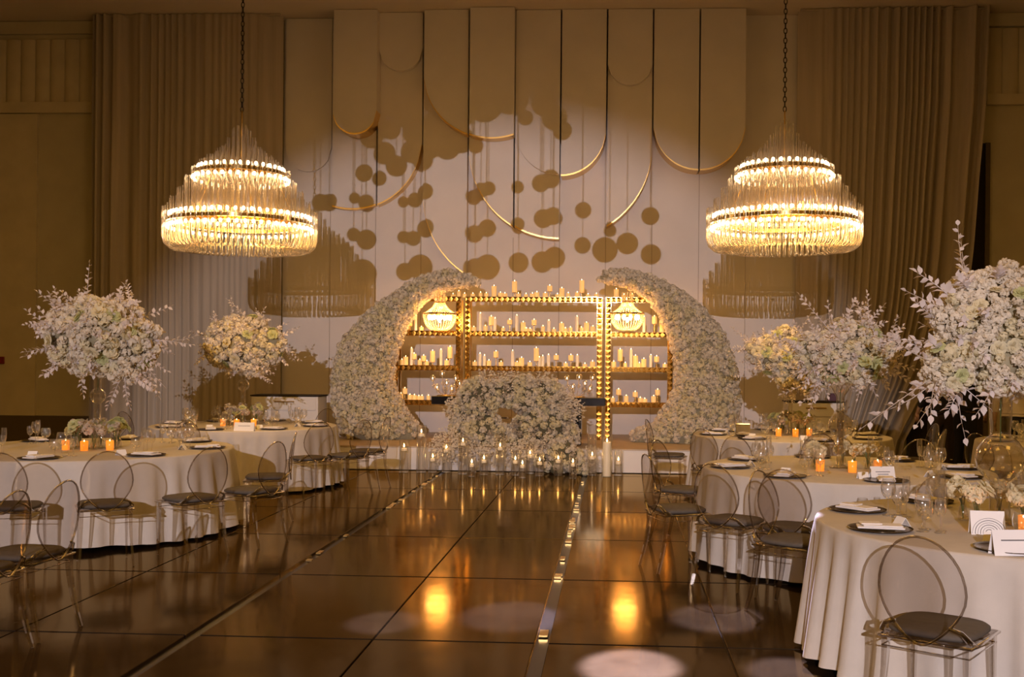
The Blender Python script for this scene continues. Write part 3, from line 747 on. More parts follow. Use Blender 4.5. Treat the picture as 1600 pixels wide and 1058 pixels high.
obj('cords', s.mesh('cords', m_chain, False), cl_root, kind='stuff')

# ------------------------------------------------------------------ ghost chairs
def chair_meshes():
    P = {}
    s = MB(); s.box((0, 0, .447), (.40, .40, .016), bev=.006); P['seat'] = s.mesh('seat', g_chair, False)
    s = MB(); s.tube([(.2, -.2, .445), (.2, .2, .445), (-.2, .2, .445), (-.2, -.2, .445)], .008, 5, closed=True)
    s.tube([(.19, -.19, .40), (.19, .19, .40), (-.19, .19, .40), (-.19, -.19, .40)], .004, 4, closed=True); P['seat_edge'] = s.mesh('seat_edge', g_edge)
    s = MB(); n = 28; vs = []; rings = [(0, 0), (.55, .0), (.9, .0), (1.0, .012), (1.0, .024), (.92, .036), (0, .038)]
    for q, z in rings:
        for i in range(n):
            a = 2*PI*i/n; e = 3.6; cx = abs(math.cos(a))**(2/e)*math.copysign(1, math.cos(a)); cy = abs(math.sin(a))**(2/e)*math.copysign(1, math.sin(a))
            vs.append((cx*.196*max(q, .01), cy*.195*max(q, .01)+.0, .456+z))
    fs = [(k*n+i, k*n+(i+1) % n, (k+1)*n+(i+1) % n, (k+1)*n+i) for k in range(len(rings)-1) for i in range(n)]
    s.add(vs, fs); P['cushion'] = s.mesh('cushion', m_cush)
    def leg(a, b_, c, w0, w1):
        s = MB(); pts = [Vector(a), Vector(b_), Vector(c)]; sm = []
        for k in range(7):
            t = k/6; sm.append(pts[0]*(1-t)**2+pts[1]*2*t*(1-t)+pts[2]*t*t)
        s.tube(sm, [w0+(w1-w0)*k/6 for k in range(7)], 4, flat=.7); return s
    L = {}
    for sx in (-1, 1):
        L[('f', sx)] = leg((sx*.178, .178, .44), (sx*.178, .178, .25), (sx*.185, .185, .002), .026, .014)
        L[('r', sx)] = leg((sx*.176, -.178, .44), (sx*.176, -.175, .25), (sx*.195, -.25, .002), .028, .014)
    P['legs'] = [m_.mesh('leg', g_leg, False) for m_ in L.values()]
    # glints along the leg edges
    # oval back: widest high up, narrower at the seat
    n = 36
    def out(a, q=1.0):
        x = math.sin(a); z = math.cos(a)
        wv = .188*(1-.40*max(0, -z)**2-.03*max(0, z)); X = x*wv*q; Z = .235*z*q
        y = -.205 - .05*((Z+.235)/.47)**1.2 - .055*(1-(X/.2)**2)*.6
        return (X, y, .675+Z)
    rim = [out(2*PI*i/n) for i in range(n)]
    s = MB(); vs = [out(2*PI*i/n, q) for q in (.97, .7, .4, .1) for i in range(n)]; fs = [(k*n+i, k*n+(i+1) % n, (k+1)*n+(i+1) % n, (k+1)*n+i) for k in range(3) for i in range(n)]; fs.append(tuple(3*n+i for i in range(n)))
    s.add(vs, fs); P['backrest'] = s.mesh('backrest', g_chair)
    s = MB(); s.tube(rim, .0062, 6, closed=True); P['rim'] = s.mesh('rim', g_edge)
    P['arms'] = []
    for sx in (-1, 1):
        s = MB(); j = out(sx*2.3); s.tube([(sx*.19, -.13, .45), (sx*.188, -.19, .475), (sx*.165, -.215, .51), (j[0], j[1], j[2]+.01)], [.016, .014, .011, .009], 5); P['arms'].append(s.mesh('back_bracket', g_edge))
    return P
CH = chair_meshes()
def chair(x, y, rz, label, group='clear smoke-grey oval-back chairs at the round tables'):
    t = thing('ghost_chair', label, 'chair', (x, y, 0), rz, group)
    obj('seat', CH['seat'], t); obj('seat_edge', CH['seat_edge'], t); obj('cushion', CH['cushion'], t, label='charcoal seat cushion')
    for m_ in CH['legs']: obj('leg', m_, t)
    b_ = obj('backrest', CH['backrest'], t); obj('rim', CH['rim'], b_)
    for m_ in CH['arms']: obj('back_bracket', m_, t)
    return t

# ------------------------------------------------------------------ tableware meshes
def lm(name, prof, m, n=16, sc=1): s = MB(); s.lathe([(max(r, 1e-4)*sc, z*sc) for r, z in prof], n, cap=False); return s.mesh(name, m)
WG = {'bowl': lm('bowl', [(.003, .095), (.022, .105), (.038, .13), (.043, .16), (.038, .195), (.032, .215)], g_glass),
      'stem': lm('stem', [(.0, .0), (.034, .001), (.034, .004), (.004, .010), (.0035, .05), (.004, .095)], g_glass, 12)}
WS = {'bowl': lm('bowl', [(.003, .085), (.018, .093), (.028, .115), (.030, .145), (.026, .175)], g_glass),
      'stem': lm('stem', [(.0, .0), (.030, .001), (.030, .004), (.004, .009), (.0035, .05), (.004, .085)], g_glass, 12)}
FLU = {'bowl': lm('bowl', [(.003, .09), (.012, .10), (.021, .14), (.023, .19), (.020, .235)], g_glass, 12),
       'stem': lm('stem', [(.0, .0), (.029, .001), (.029, .004), (.004, .009), (.0035, .05), (.004, .09)], g_glass, 12)}
GOB = {'bowl': lm('bowl', [(.003, .05), (.03, .058), (.046, .085), (.048, .115), (.040, .15)], g_glass),
       'stem': lm('stem', [(.0, .0), (.034, .001), (.034, .004), (.005, .009), (.005, .05)], g_glass, 12)}
GK = {'water_goblet': (GOB, 'low round water goblet', 'glass'), 'round_wine_glass': (WG, 'large round wine glass', 'wine glass'), 'small_wine_glass': (WS, 'small wine glass', 'wine glass'), 'champagne_flute': (FLU, 'slender champagne flute', 'glass')}
CHG = lm('charger_plate', [(0, .002), (.09, .002), (.155, .012), (.168, .016), (.166, .012), (.10, 0), (0, 0)], m_char, 28)
def napkin_mesh():
    s = MB(); s.box((0, 0, .006), (.12, .24, .010), bev=.003); s.box((.006, .01, .016), (.105, .20, .009), bev=.003)
    s.box((-.01, -.05, .024), (.08, .11, .007), Matrix.Rotation(.15, 4, 'Z'), bev=.002); return s.mesh('napkin', m_napkin, False)
NAP = napkin_mesh()
def card_mesh(w_, h, nm='card'):
    s = MB(); s.add([(-w_/2, -.035, 0), (w_/2, -.035, 0), (w_/2, 0, h), (-w_/2, 0, h), (w_/2, .035, 0), (-w_/2, .035, 0), (-w_/2, -.033, 0), (w_/2, -.033, 0), (w_/2, 0, h-.004), (-w_/2, 0, h-.004), (w_/2, .033, 0), (-w_/2, .033, 0)],
        [(0, 1, 2, 3), (3, 2, 4, 5), (7, 6, 9, 8), (8, 9, 11, 10), (0, 3, 9, 6), (1, 7, 8, 2), (5, 11, 9, 3), (4, 2, 8, 10)]); return s.mesh(nm, m_card, False)
CARD = card_mesh(.08, .05)
def bcard(x, y, z, rz, w_, h, label, lines=2, arches=False):
    t = thing('tent_card', label, 'card', (x, y, z), rz); obj('card', card_mesh(w_, h), t); tl = math.atan2(.035, h)
    s = MB(); base = Matrix.Translation((0, -.0355, 0)) @ Matrix.Rotation(-tl, 4, 'X')
    if arches:
        for k in range(6):
            r = .018+.013*k; pts_ = [(-r+.005, 0, .004)] + [(r*math.cos(a)*-1+.005, 0, .012+r*.9*math.sin(a)) for a in [PI*i/12 for i in range(13)]] + [(r+.005, 0, .004)]
            q = MB(); q.tube(pts_, .0013 if k % 2 else .0022, 4); s.add(q.v, q.f, base)
    else:
        for k in range(lines): s.box((0, -.0006, h*(.62-.2*k)), (w_*(.6-.15*k), .0008, h*.05), base)
    obj('printed_marks', s.mesh('printed_marks', m_ink, False), t)
TULIP = MB()
VOT = lm('votive_glass', [(0, .001), (.033, .001), (.036, .09), (.033, .09), (.03, .01), (0, .01)], m_vot, 14)
BUD = lm('bud_vase', [(0, .001), (.028, .001), (.030, .03), (.020, .07), (.012, .10), (.014, .125)], g_vase, 12)
def votive(x, y, z, label, sc=1.0):
    t = thing('amber_votive', label, 'candle holder', (x, y, z), 0, 'amber votive candles on the tables'); obj('votive_glass', VOT, t, sc=sc); obj('flame', FLM, t, loc=(0, 0, .06*sc), sc=1)
def budvase(x, y, z, rz, label, seed, cols=None, sc=1.0, n=6):
    t = thing('bud_vase', label, 'vase', (x, y, z), rz, 'low bud vases round the centrepieces'); obj('vase', BUD, t, sc=sc); r_ = random.Random(seed); cols = cols or (BLC+ROSEW)
    s = MB(); tips = []
    for k in range(n):
        a = r_.uniform(0, 6.28); q = r_.uniform(.01, .07)*sc; h = r_.uniform(.15, .22)*sc; tips.append((q*math.cos(a), q*math.sin(a), h)); s.tube([(0, 0, .01), (tips[-1][0]*.3, tips[-1][1]*.3, h*.6), tips[-1]], .0022, 4)
    obj('stems', s.mesh('stems', m_stem), t)
    for p_ in tips: obj('blossom', r_.choice(cols), t, M=Matrix.Translation(p_) @ align(Vector((p_[0]*4, p_[1]*4, .2))) @ Matrix.Scale(.040*sc*r_.uniform(.8, 1.3), 4))
# leaves and sprigs
LEAF = MB(); LEAF.add([(0, 0, 0), (.28, .3, .08), (.30, .58, .10), (0, 1.05, -.08), (-.30, .58, .10), (-.28, .3, .08), (0, .3, 0), (0, .6, 0)], [(0, 1, 6), (1, 2, 7, 6), (2, 3, 7), (0, 6, 5), (6, 7, 4, 5), (7, 3, 4)]); LEAFM = LEAF.mesh('leaf', p_leaf)
def sprig(root, p, d, L_, leaf, seed, parts=False, nl=12):
    r_ = random.Random(seed); d = Vector(d).normalized(); sag = Vector((r_.uniform(-.3, .3), r_.uniform(-.3, .3), r_.uniform(-.25, .25)))
    pts_ = [Vector(p)+d*L_*t+sag*L_*t*t for t in (0, .25, .5, .75, 1)]
    s = MB(); s.tube(pts_, [.004, .0035, .003, .002, .0015], 4, cap=False)
    mats_ = []
    for k in range(nl):
        t = .25+.75*k/(nl-1); i = min(3, int(t*4)); q = pts_[i].lerp(pts_[i+1], t*4-i); ax = (pts_[i+1]-pts_[i]).normalized()
        side = ax.cross(Vector((0, 1, .2))).normalized()*(1 if k % 2 else -1); dr = (ax*r_.uniform(.5, .9)+side*r_.uniform(.5, 1)+Vector((0, r_.uniform(-.7, .4), 0))).normalized()
        if k == nl-1: dr = ax
        M = Matrix.Translation(q) @ dr.to_track_quat('Y', 'Z').to_matrix().to_4x4() @ Matrix.Rotation(r_.uniform(-1, 1), 4, 'Y') @ Matrix.Scale(leaf*r_.uniform(.7, 1.2)*(1-.3*t), 4); mats_.append(M)
    if parts:
        o = obj('sprig', s.mesh('sprig', m_twig), root)
        for M in mats_: obj('leaf', LEAFM, o, M=M)
    else:
        for M in mats_: s.add(LEAF.v, LEAF.f, M)
        me = s.mesh('sprig', p_leaf); obj('sprig', me, root)
def vase_profile(h, bulbs, flare):
    st = .055 if flare == .10 else .028
    pr = [(0, .001), (.085, .001), (.09, .008), (st, .03)]
    z = .03
    for zb, rb in bulbs:
        pr.append((st, zb-rb*1.15))
        for k in range(7): a = -PI/2*.8+PI*.8*k/6; pr.append((max(st, rb*math.cos(a)), zb+rb*math.sin(a)))
        pr.append((st, zb+rb*1.15))
    pr += [(st*1.1, h*.82), (flare*.6, h*.93), (flare, h)]
    return pr
def centerpiece(px, py_base, Y, spheres, bulbs, h, flare, where, seed, nparts=60, leaf=.05, nspr=26, sprig_parts=False, bsize=.05, spacing=.062, extra=()):
    b0 = W(px, py_base, Y); zt0 = .7645
    t = thing('tall_vase', f'tall clear glass vase with a bulb in its stem {where}', 'vase', (b0.x, Y, zt0)); s = MB(); s.lathe([(max(a, 1e-4), z) for a, z in vase_profile(h, bulbs, flare)], 24, cap=False); obj('vase_body', s.mesh('vase_body', g_vase), t)
    fl = thing('flower_arrangement', f'white blossoms and pale leaves atop the tall vase {where}', 'flowers', (b0.x, Y, zt0+h-.04))
    sp = []
    for a, b_, r, dy in spheres:
        q = W(a, b_, Y+dy); sp.append((q.x, q.y, q.z, r*Y/F))
    core(fl, sp, .9, .72)
    s = MB(); o0 = fl.location
    for x, y, z, r in sp[:8]: s.tube([(0, 0, -.25), (0, 0, .02), ((x-o0.x)*.7, (y-o0.y)*.7, (z-o0.z)*.7)], .004, 4)
    obj('stems', s.mesh('stems', m_stem), fl)
    pts = cloud(sp, spacing, .9, seed, front=.7)
    r_ = random.Random(seed); rose = [p for p in pts if r_.random() < .10]; rest = [p for p in pts if p not in rose]
    flower_mass(fl, rest, bsize, nparts, BLW*2+BLC, seed)
    for p, d in rose[:22]:
        obj('rose', r_.choice(ROSE+ROSEW), fl, M=Matrix.Translation(p-o0+d*.02) @ align(d, r_.uniform(0, 6)) @ Matrix.Scale(bsize*.95, 4))
    cs = Vector(np.array(sp)[:, :3].mean(0))
    cs = Vector(np.array(sp)[:, :3].mean(0))
    for k in range(46 if sprig_parts else 70):   # short leafy tips all over
        p, d = r_.choice(pts); d = (d+Vector((r_.gauss(0, .35), r_.gauss(0, .3), r_.gauss(.1, .35)))).normalized()
        sprig(fl, p-o0-d*.03, d, r_.uniform(.10, .17), leaf*.95, seed*500+k, False, 7)
    for k in range(nspr):
        x, y, z, r = r_.choice(sp); c0 = Vector((x, y, z)); d = (c0-cs)*1.5+Vector((r_.gauss(0, .3), r_.gauss(0, .3), r_.gauss(.05, .3))); d.normalize()
        sprig(fl, c0+d*r*.55-o0, d, r_.uniform(.22, .38)*(leaf/.05)**.5, leaf, seed*100+k, sprig_parts, 9 if sprig_parts else 12)
    for a, b_, c_, d_ in extra:
        q = W(a, b_, Y); q2 = W(c_, d_, Y-.05); sprig(fl, q-o0, q2-q, (q2-q).length*.95, leaf*1.15, a, False, 14)
    return b0

# ------------------------------------------------------------------ tables
def cloth_mesh(R_, seed, h=.76):
    r_ = random.Random(seed); n = 360; vs = [(0, 0, h)]; fs = []; K = 15
    A = [(k_, r_.uniform(0, 6.28), r_.uniform(.5, 1)) for k_ in r_.sample((17, 22, 27, 31, 36, 41), 4)]
    rings = [(R_*.5, h, 0), (R_-.012, h, 0), (R_-.002, h-.003, 0), (R_+.004, h-.014, 0)] + [(R_+.006+.075*t**1.1, h-.014-(h-.034)*t, t) for t in [k/9 for k in range(1, 10)]]
    def fold(a):
        v = sum(w_*math.sin(k*a+p) for k, p, w_ in A)/2.2; return math.tanh(1.8*v)
    for rr_, z, t in rings:
        for i in range(n):
            a = 2*PI*i/n; q = rr_ + fold(a)*.040*t**.6; zz_ = z + (.012*(1+math.sin(5*a+seed)) if t == 1 else 0)
            vs.append((q*math.cos(a), q*math.sin(a), zz_))
    for i in range(n): fs.append((0, 1+i, 1+(i+1) % n))
    for k in range(len(rings)-1):
        for i in range(n): a = 1+k*n; fs.append((a+i, a+n+i, a+n+(i+1) % n, a+(i+1) % n))
    s = MB(); s.add(vs, fs); return s.mesh('tablecloth', m_cloth)
COMP = ['nearest', 'near-right', 'right-hand', 'far-right', 'furthest', 'far-left', 'left-hand', 'near-left']
def table(cx, cy, R_, name, seed, nset=8, off=0, glass_r=.40):
    t = thing('round_table', f'round banquet table hidden under the white cloth, {name}', 'table', (cx, cy, 0), 0, 'round banquet tables')
    s = MB(); s.lathe([(R_-.02, .72), (R_-.005, .725), (R_-.005, .75), (R_-.02, .755)], 48); obj('tabletop', s.mesh('tabletop', m_brown), t)
    s = MB(); s.lathe([(.35, .003), (.35, .03), (.06, .06), (.05, .68), (.25, .719)], 20); obj('pedestal', s.mesh('pedestal', m_brown), t)
    o = obj('tablecloth', cloth_mesh(R_, seed), loc=(cx, cy, .003)); tag(o, f'floor-length white cloth on the {name}', 'tablecloth', 'white round tablecloths')
    r_ = random.Random(seed)
    for k in range(nset):
        a = -PI/2 + 2*PI*(k+off)/nset; w_ = COMP[k] if nset == 8 else None; ca, sa = math.cos(a), math.sin(a)
        z = .7635; x, y = cx+ca*(R_-.21), cy+sa*(R_-.21)
        o = obj('charger_plate', CHG, loc=(x, y, z)); tag(o, f'dark bronze charger plate at the {w_} place of the {name}', 'plate', 'dark charger plates')
        o = obj('folded_napkin', NAP, loc=(x, y, z+.013), rot=(0, 0, a+PI/2+r_.uniform(-.5, .5))); tag(o, f'folded white napkin on the {w_} plate of the {name}', 'napkin', 'folded napkins on the plates')
        for gi, (gk, da, dr) in enumerate((('round_wine_glass', .09, 0), ('small_wine_glass', .19, .05), ('champagne_flute', .13, .10), ('water_goblet', .01, .06))):
            parts, gl, gc = GK[gk]; q = a + (da+.03); rr_ = R_-glass_r-dr
            g = thing(gk, f'{gl} at the {w_} place of the {name}', gc, (cx+rr_*math.cos(q), cy+rr_*math.sin(q), z), 0, 'glasses on the tables')
            obj('bowl', parts['bowl'], g); obj('stem', parts['stem'], g)
        if k in (0, 1, 2, 6, 7):
            q = a-.14; o = obj('place_card', CARD, loc=(cx+(R_-.40)*math.cos(q), cy+(R_-.40)*math.sin(q), z), rot=(0, 0, a+PI/2)); tag(o, f'small folded white place card, {w_} place, {name}', 'card', 'place cards')
def face(x, y, tx, ty): return math.atan2(ty-y, tx-x)-PI/2
def seat_px(px, py, T, label, rz=None, off=0, R_=1.18):
    g0 = G(px, py, .46); g = g0
    for k in range(60):   # keep clear of the cloth, and not too far from it
        ok = False
        for sg in (1, -1):
            q = g0*(1+sg*.005*k); d = math.hypot(q.x-T[0], q.y-T[1])
            if R_+.31 <= d <= R_+.62: g = q; ok = True; break
        if ok: break
    chair(g.x, g.y, face(g.x, g.y, *T) + off if rz is None else rz, label)
c1 = G(110, 720, .76); T1 = (-5.02, 9.85); T2 = (W(382, 680, 13.45).x, 13.45); T3 = (2.30, 5.97); T4 = (W(1321, 700, 8.95).x, 8.95); T5 = (W(1236, 680, 12.9).x, 12.9); T6 = (5.35, 12.3); T7 = (5.05, 9.0)
table(*T1, 1.33, 'large left table', 1, off=.15)
table(*T2, 1.17, 'left table further back', 2, off=-.1)
table(*T3, 1.15, 'nearest right table', 3, off=.42)
table(*T4, 1.18, 'middle right table', 4, off=.12)
table(*T5, 1.17, 'right table further back', 5, off=.2)
table(*T6, 1.17, 'far right table by the wall', 6, off=.0)
# chairs
seat_px(163, 800, T1, 'clear oval-back chair squarely in front of the large left table', R_=1.33)
seat_px(298, 790, T1, 'clear oval-back chair at the front right of the large left table', R_=1.33, off=.1)
seat_px(392, 772, T1, 'clear oval-back chair at the right side of the large left table', R_=1.33)
chair(-3.42, 10.25, face(-3.42, 10.25, *T1), 'clear oval-back chair behind the right side of the large left table')
seat_px(20, 793, T1, 'clear oval-back chair at the front left of the large left table', R_=1.33)
for a, n_ in ((1.5, 'far side of the large left table'), (2.0, 'far left of the large left table')):
    x, y = T1[0]+1.72*math.cos(a), T1[1]+1.72*math.sin(a); chair(x, y, face(x, y, *T1), 'clear oval-back chair at the '+n_)
chair(-3.50, 6.10, 1.45, 'clear oval-back chair seen side-on at the left edge, back towards the tables')
chair(-3.52, 5.60, 1.5, 'clear oval-back chair cut by the left edge of the picture, nearest left')
seat_px(483, 727, T2, 'clear oval-back chair at the front right of the left back table')
seat_px(541, 716, T2, 'clear oval-back chair at the right side of the left back table')
seat_px(573, 706, T2, 'clear oval-back chair furthest right of the left back table, near the crescent', rz=1.45)
for a, n_ in ((1.2, 'far right of the left back table'), (2.1, 'far left of the left back table'), (3.0, 'left side of the left back table')):
    x, y = T2[0]+1.48*math.cos(a), T2[1]+1.48*math.sin(a); chair(x, y, face(x, y, *T2), 'clear oval-back chair at the '+n_)
seat_px(1060, 795, T4, 'clear oval-back chair seen side-on, nearer one at the left of the middle right table')
seat_px(1068, 771, T4, 'clear oval-back chair seen side-on, further one at the left of the middle right table')
seat_px(1146, 808, T4, 'clear oval-back chair at the front left of the middle right table', off=.1)
seat_px(1240, 826, T4, 'clear oval-back chair squarely in front of the middle right table')
seat_px(1437, 825, T4, 'clear oval-back chair at the front right of the middle right table', off=.1)
for a, n_ in ((.5, 'right side of the middle right table'), (.95, 'far right of the middle right table, before the people'), (1.4, 'far side of the middle right table'), (2.0, 'far left of the middle right table')):
    x, y = T4[0]+1.5*math.cos(a), T4[1]+1.5*math.sin(a); chair(x, y, face(x, y, *T4), 'clear oval-back chair at the '+n_)
chair(1.46, 4.80, -.62, 'clear oval-back chair nearest the camera at the front of the nearest right table')
chair(1.20, 7.05, face(1.20, 7.05, *T3)+.1, 'clear oval-back chair at the left of the nearest right table')
for a, n_ in ((.95, 'far side of the nearest right table'), (.45, 'far right of the nearest right table')):
    x, y = T3[0]+1.5*math.cos(a), T3[1]+1.5*math.sin(a); chair(x, y, face(x, y, *T3), 'clear oval-back chair at the '+n_)
for a, n_ in ((-1.57, 'front of the right table further back'), (-2.3, 'front left of the right table further back'), (2.9, 'left side of the right table further back'), (-.5, 'right side of the right table further back'), (.1, 'far right of the right table further back')):
    x, y = T5[0]+1.5*math.cos(a), T5[1]+1.5*math.sin(a); chair(x, y, face(x, y, *T5), 'clear oval-back chair at the '+n_)
for a, n_ in ((-2.6, 'left of the far right table by the wall'), (-1.9, 'front of the far right table by the wall'), (-1.2, 'front right of the far right table by the wall')):
    x, y = T6[0]+1.5*math.cos(a), T6[1]+1.5*math.sin(a); chair(x, y, face(x, y, *T6), 'clear oval-back chair at the '+n_)

# centrepieces
centerpiece(152, 712, T1[1], [(160, 535, 48, 0), (115, 535, 36, 0), (205, 540, 38, 0), (140, 500, 34, .1), (190, 500, 30, .1), (100, 515, 26, 0), (195, 575, 20, -.1), (130, 560, 22, .05), (225, 530, 22, 0), (160, 520, 40, -.2)],
            [(.50, .075)], .84, .075, 'on the large left table', 41, 70, .062, 34, bsize=.062, spacing=.075, extra=((90, 500, 88, 462), (215, 545, 262, 520), (110, 540, 62, 520), (100, 560, 75, 592), (185, 490, 205, 465)))
centerpiece(379, 690, T2[1], [(380, 545, 34, 0), (350, 545, 26, 0), (410, 545, 28, 0), (365, 520, 24, .1), (395, 520, 24, .1), (395, 570, 16, -.1), (345, 525, 18, 0), (425, 535, 18, 0)],
            [(.52, .08)], .92, .08, 'on the left back table', 42, 55, .055, 30, bsize=.06, spacing=.075, extra=((345, 545, 308, 548), (345, 520, 335, 498), (425, 550, 452, 562)))
centerpiece(1312, 740, T4[1], [(1300, 560, 36, 0), (1335, 550, 34, 0), (1365, 560, 26, 0), (1320, 530, 28, .1), (1350, 528, 22, .1), (1275, 550, 26, 0), (1345, 578, 20, -.1), (1380, 550, 16, 0), (1285, 580, 18, 0)],
            [(.36, .10), (.17, .05)], .72, .13, 'on the middle right table', 43, 80, .052, 40, bsize=.048, spacing=.058, extra=((1300, 520, 1252, 465), (1325, 520, 1322, 455), (1345, 520, 1355, 470), (1260, 550, 1210, 520), (1370, 540, 1398, 520)))
centerpiece(1234, 688, T5[1], [(1235, 565, 34, 0), (1205, 555, 26, 0), (1262, 560, 26, 0), (1228, 540, 26, .1), (1185, 548, 16, 0), (1255, 590, 18, -.1), (1235, 592, 18, -.1)],
            [(.50, .08)], .84, .08, 'on the right table further back', 44, 50, .05, 30, bsize=.058, spacing=.072, extra=((1190, 550, 1162, 540), (1205, 545, 1190, 520)))
centerpiece(1562, 812, T3[1], [(1545, 520, 62, 0), (1590, 510, 66, 0), (1500, 550, 40, 0), (1480, 575, 34, -.1), (1560, 570, 40, -.1), (1520, 470, 40, .1), (1575, 455, 40, .1), (1610, 570, 44, 0), (1640, 500, 60, .1), (1500, 500, 36, 0)],
            [(.36, .135)], .74, .10, 'on the nearest right table', 45, 150, .064, 26, sprig_parts=True, bsize=.036, spacing=.044, extra=((1500, 480, 1445, 415), (1490, 520, 1432, 480), (1490, 560, 1420, 545), (1480, 590, 1418, 612), (1520, 460, 1495, 425), (1560, 440, 1555, 425), (1500, 600, 1490, 640)))
# low flowers and votives round the vases
def low(T, where, seed, n=6, dusty=False, rad=.2, sc=1.0):
    r_ = random.Random(seed); nm_ = ['front', 'front right', 'back right', 'back', 'back left', 'front left']
    for k in range(n):
        a = -PI/2 + 2*PI*k/n + .3
        budvase(T[0]+rad*math.cos(a), T[1]+rad*math.sin(a), .7635, a, f'bud vase of {"autumn" if dusty else "white"} flowers, {nm_[k]} of centrepiece, {where}', seed+k, (BLD+ROSE) if dusty else None, sc, 7)
    for k in range(3):
        a = -PI/2 + (-1+k)*.75 + .08; votive(T[0]+rad*1.5*math.cos(a), T[1]+rad*1.5*math.sin(a), .7635, f'glowing amber votive at the {["left", "middle", "right"][k]} of the centrepiece on the {where}', 1.0)
V1 = W(152, 712, T1[1]); low((V1.x, T1[1]), 'large left table', 60, 6, True, .2, 1.15)
V2 = W(379, 690, T2[1]); low((V2.x, T2[1]), 'left back table', 70, 6, True, .19, 1.1)
low((W(1312, 740, T4[1]).x, T4[1]), 'middle right table', 80, 5, False, .23, .9)
low((W(1234, 688, T5[1]).x, T5[1]), 'right table further back', 90, 6, True, .18, 1.1)
low((W(1562, 812, T3[1]).x, T3[1]), 'nearest right table', 100, 5, False, .2)
g = G(1378, 748, .765); bcard(g.x, g.y, .7635, .15, .19, .095, 'white printed tent card at the front of the middle right table', 3)
g = G(1542, 834, .765); bcard(g.x, g.y, .7635, -.1, .17, .12, 'white card printed with concentric arches on the nearest right table', arches=True)
g = G(1580, 866, .765); bcard(g.x, g.y, .7635, .12, .19, .115, 'blank-looking cream tent card at the front edge of the nearest right table', 1)
g = G(1160, 683, .765); s = MB(); s.box((0, 0, .08), (.17, .10, .16), bev=.006); o = obj('mirror_box', s.mesh('mirror_box', m_mirror, False), loc=(g.x, g.y, .764)); tag(o, 'small mirrored box at the left of the right table further back', 'box')
g = G(382, 673, .765); bcard(g.x, g.y, .7635, .05, .24, .10, 'white tent card in front of the votives on the left back table', 1)

# ------------------------------------------------------------------ consoles
def console(pxa, pxb, pyt, Y, label, drawers, seed):
    a, b_ = W(pxa, pyt, Y), W(pxb, pyt, Y); wd = b_.x-a.x; h = a.z; t = thing('console_cabinet', label, 'cabinet', ((a.x+b_.x)/2, Y+.25, 0))
    def bp(nm, c, d, m, par=None): s = MB(); s.box(c, d, bev=.004 if min(d) > .01 else 0); return obj(nm, s.mesh(nm, m, False), par or t)
    bp('body', (0, 0, h-.22), (wd, .5, .40), m_white); bp('worktop', (0, 0, h-.01), (wd+.04, .53, .022), m_dark)
    bp('plinth', (0, .04, (h-.42)/2), (wd-.10, .40, h-.422), m_white)
    d1 = bp('drawer', (0, -.258, h-.14), (wd-.06, .015, .19), m_white); bp('handle', (0, -.275, h-.10), (.32, .016, .018), m_gold2, d1)
    for sx in (-1, 1):
        d2 = bp('cabinet_door', (sx*wd/4, -.17, (h-.44)/2), (wd/2-.07, .015, h-.5), m_white); bp('handle', (sx*.05, -.185, h-.62), (.014, .014, .24), m_gold2, d2)
console(393, 497, 617, 16.3, 'white console cabinet with a gold handle against the left drape', 1, 1)
console(1232, 1318, 627, 16.6, 'white console cabinet with gold handles before the right drape', 1, 2)
g = W(1303, 620, 16.7); s = MB(); s.add([(-.07, -.05, 0), (.07, -.05, 0), (.07, .05, 0), (-.07, .05, 0), (-.02, -.04, .12), (.065, -.04, .12), (.065, .04, .12), (-.02, .04, .12)], [(0, 3, 2, 1), (4, 5, 6, 7), (0, 1, 5, 4), (1, 2, 6, 5), (2, 3, 7, 6), (3, 0, 4, 7)])
o = obj('small_bag', s.mesh('small_bag', m_burg, False), loc=(g.x, 16.85, W(1232, 627, 16.6).z+.002)); tag(o, 'small burgundy bag on the right white cabinet', 'bag')

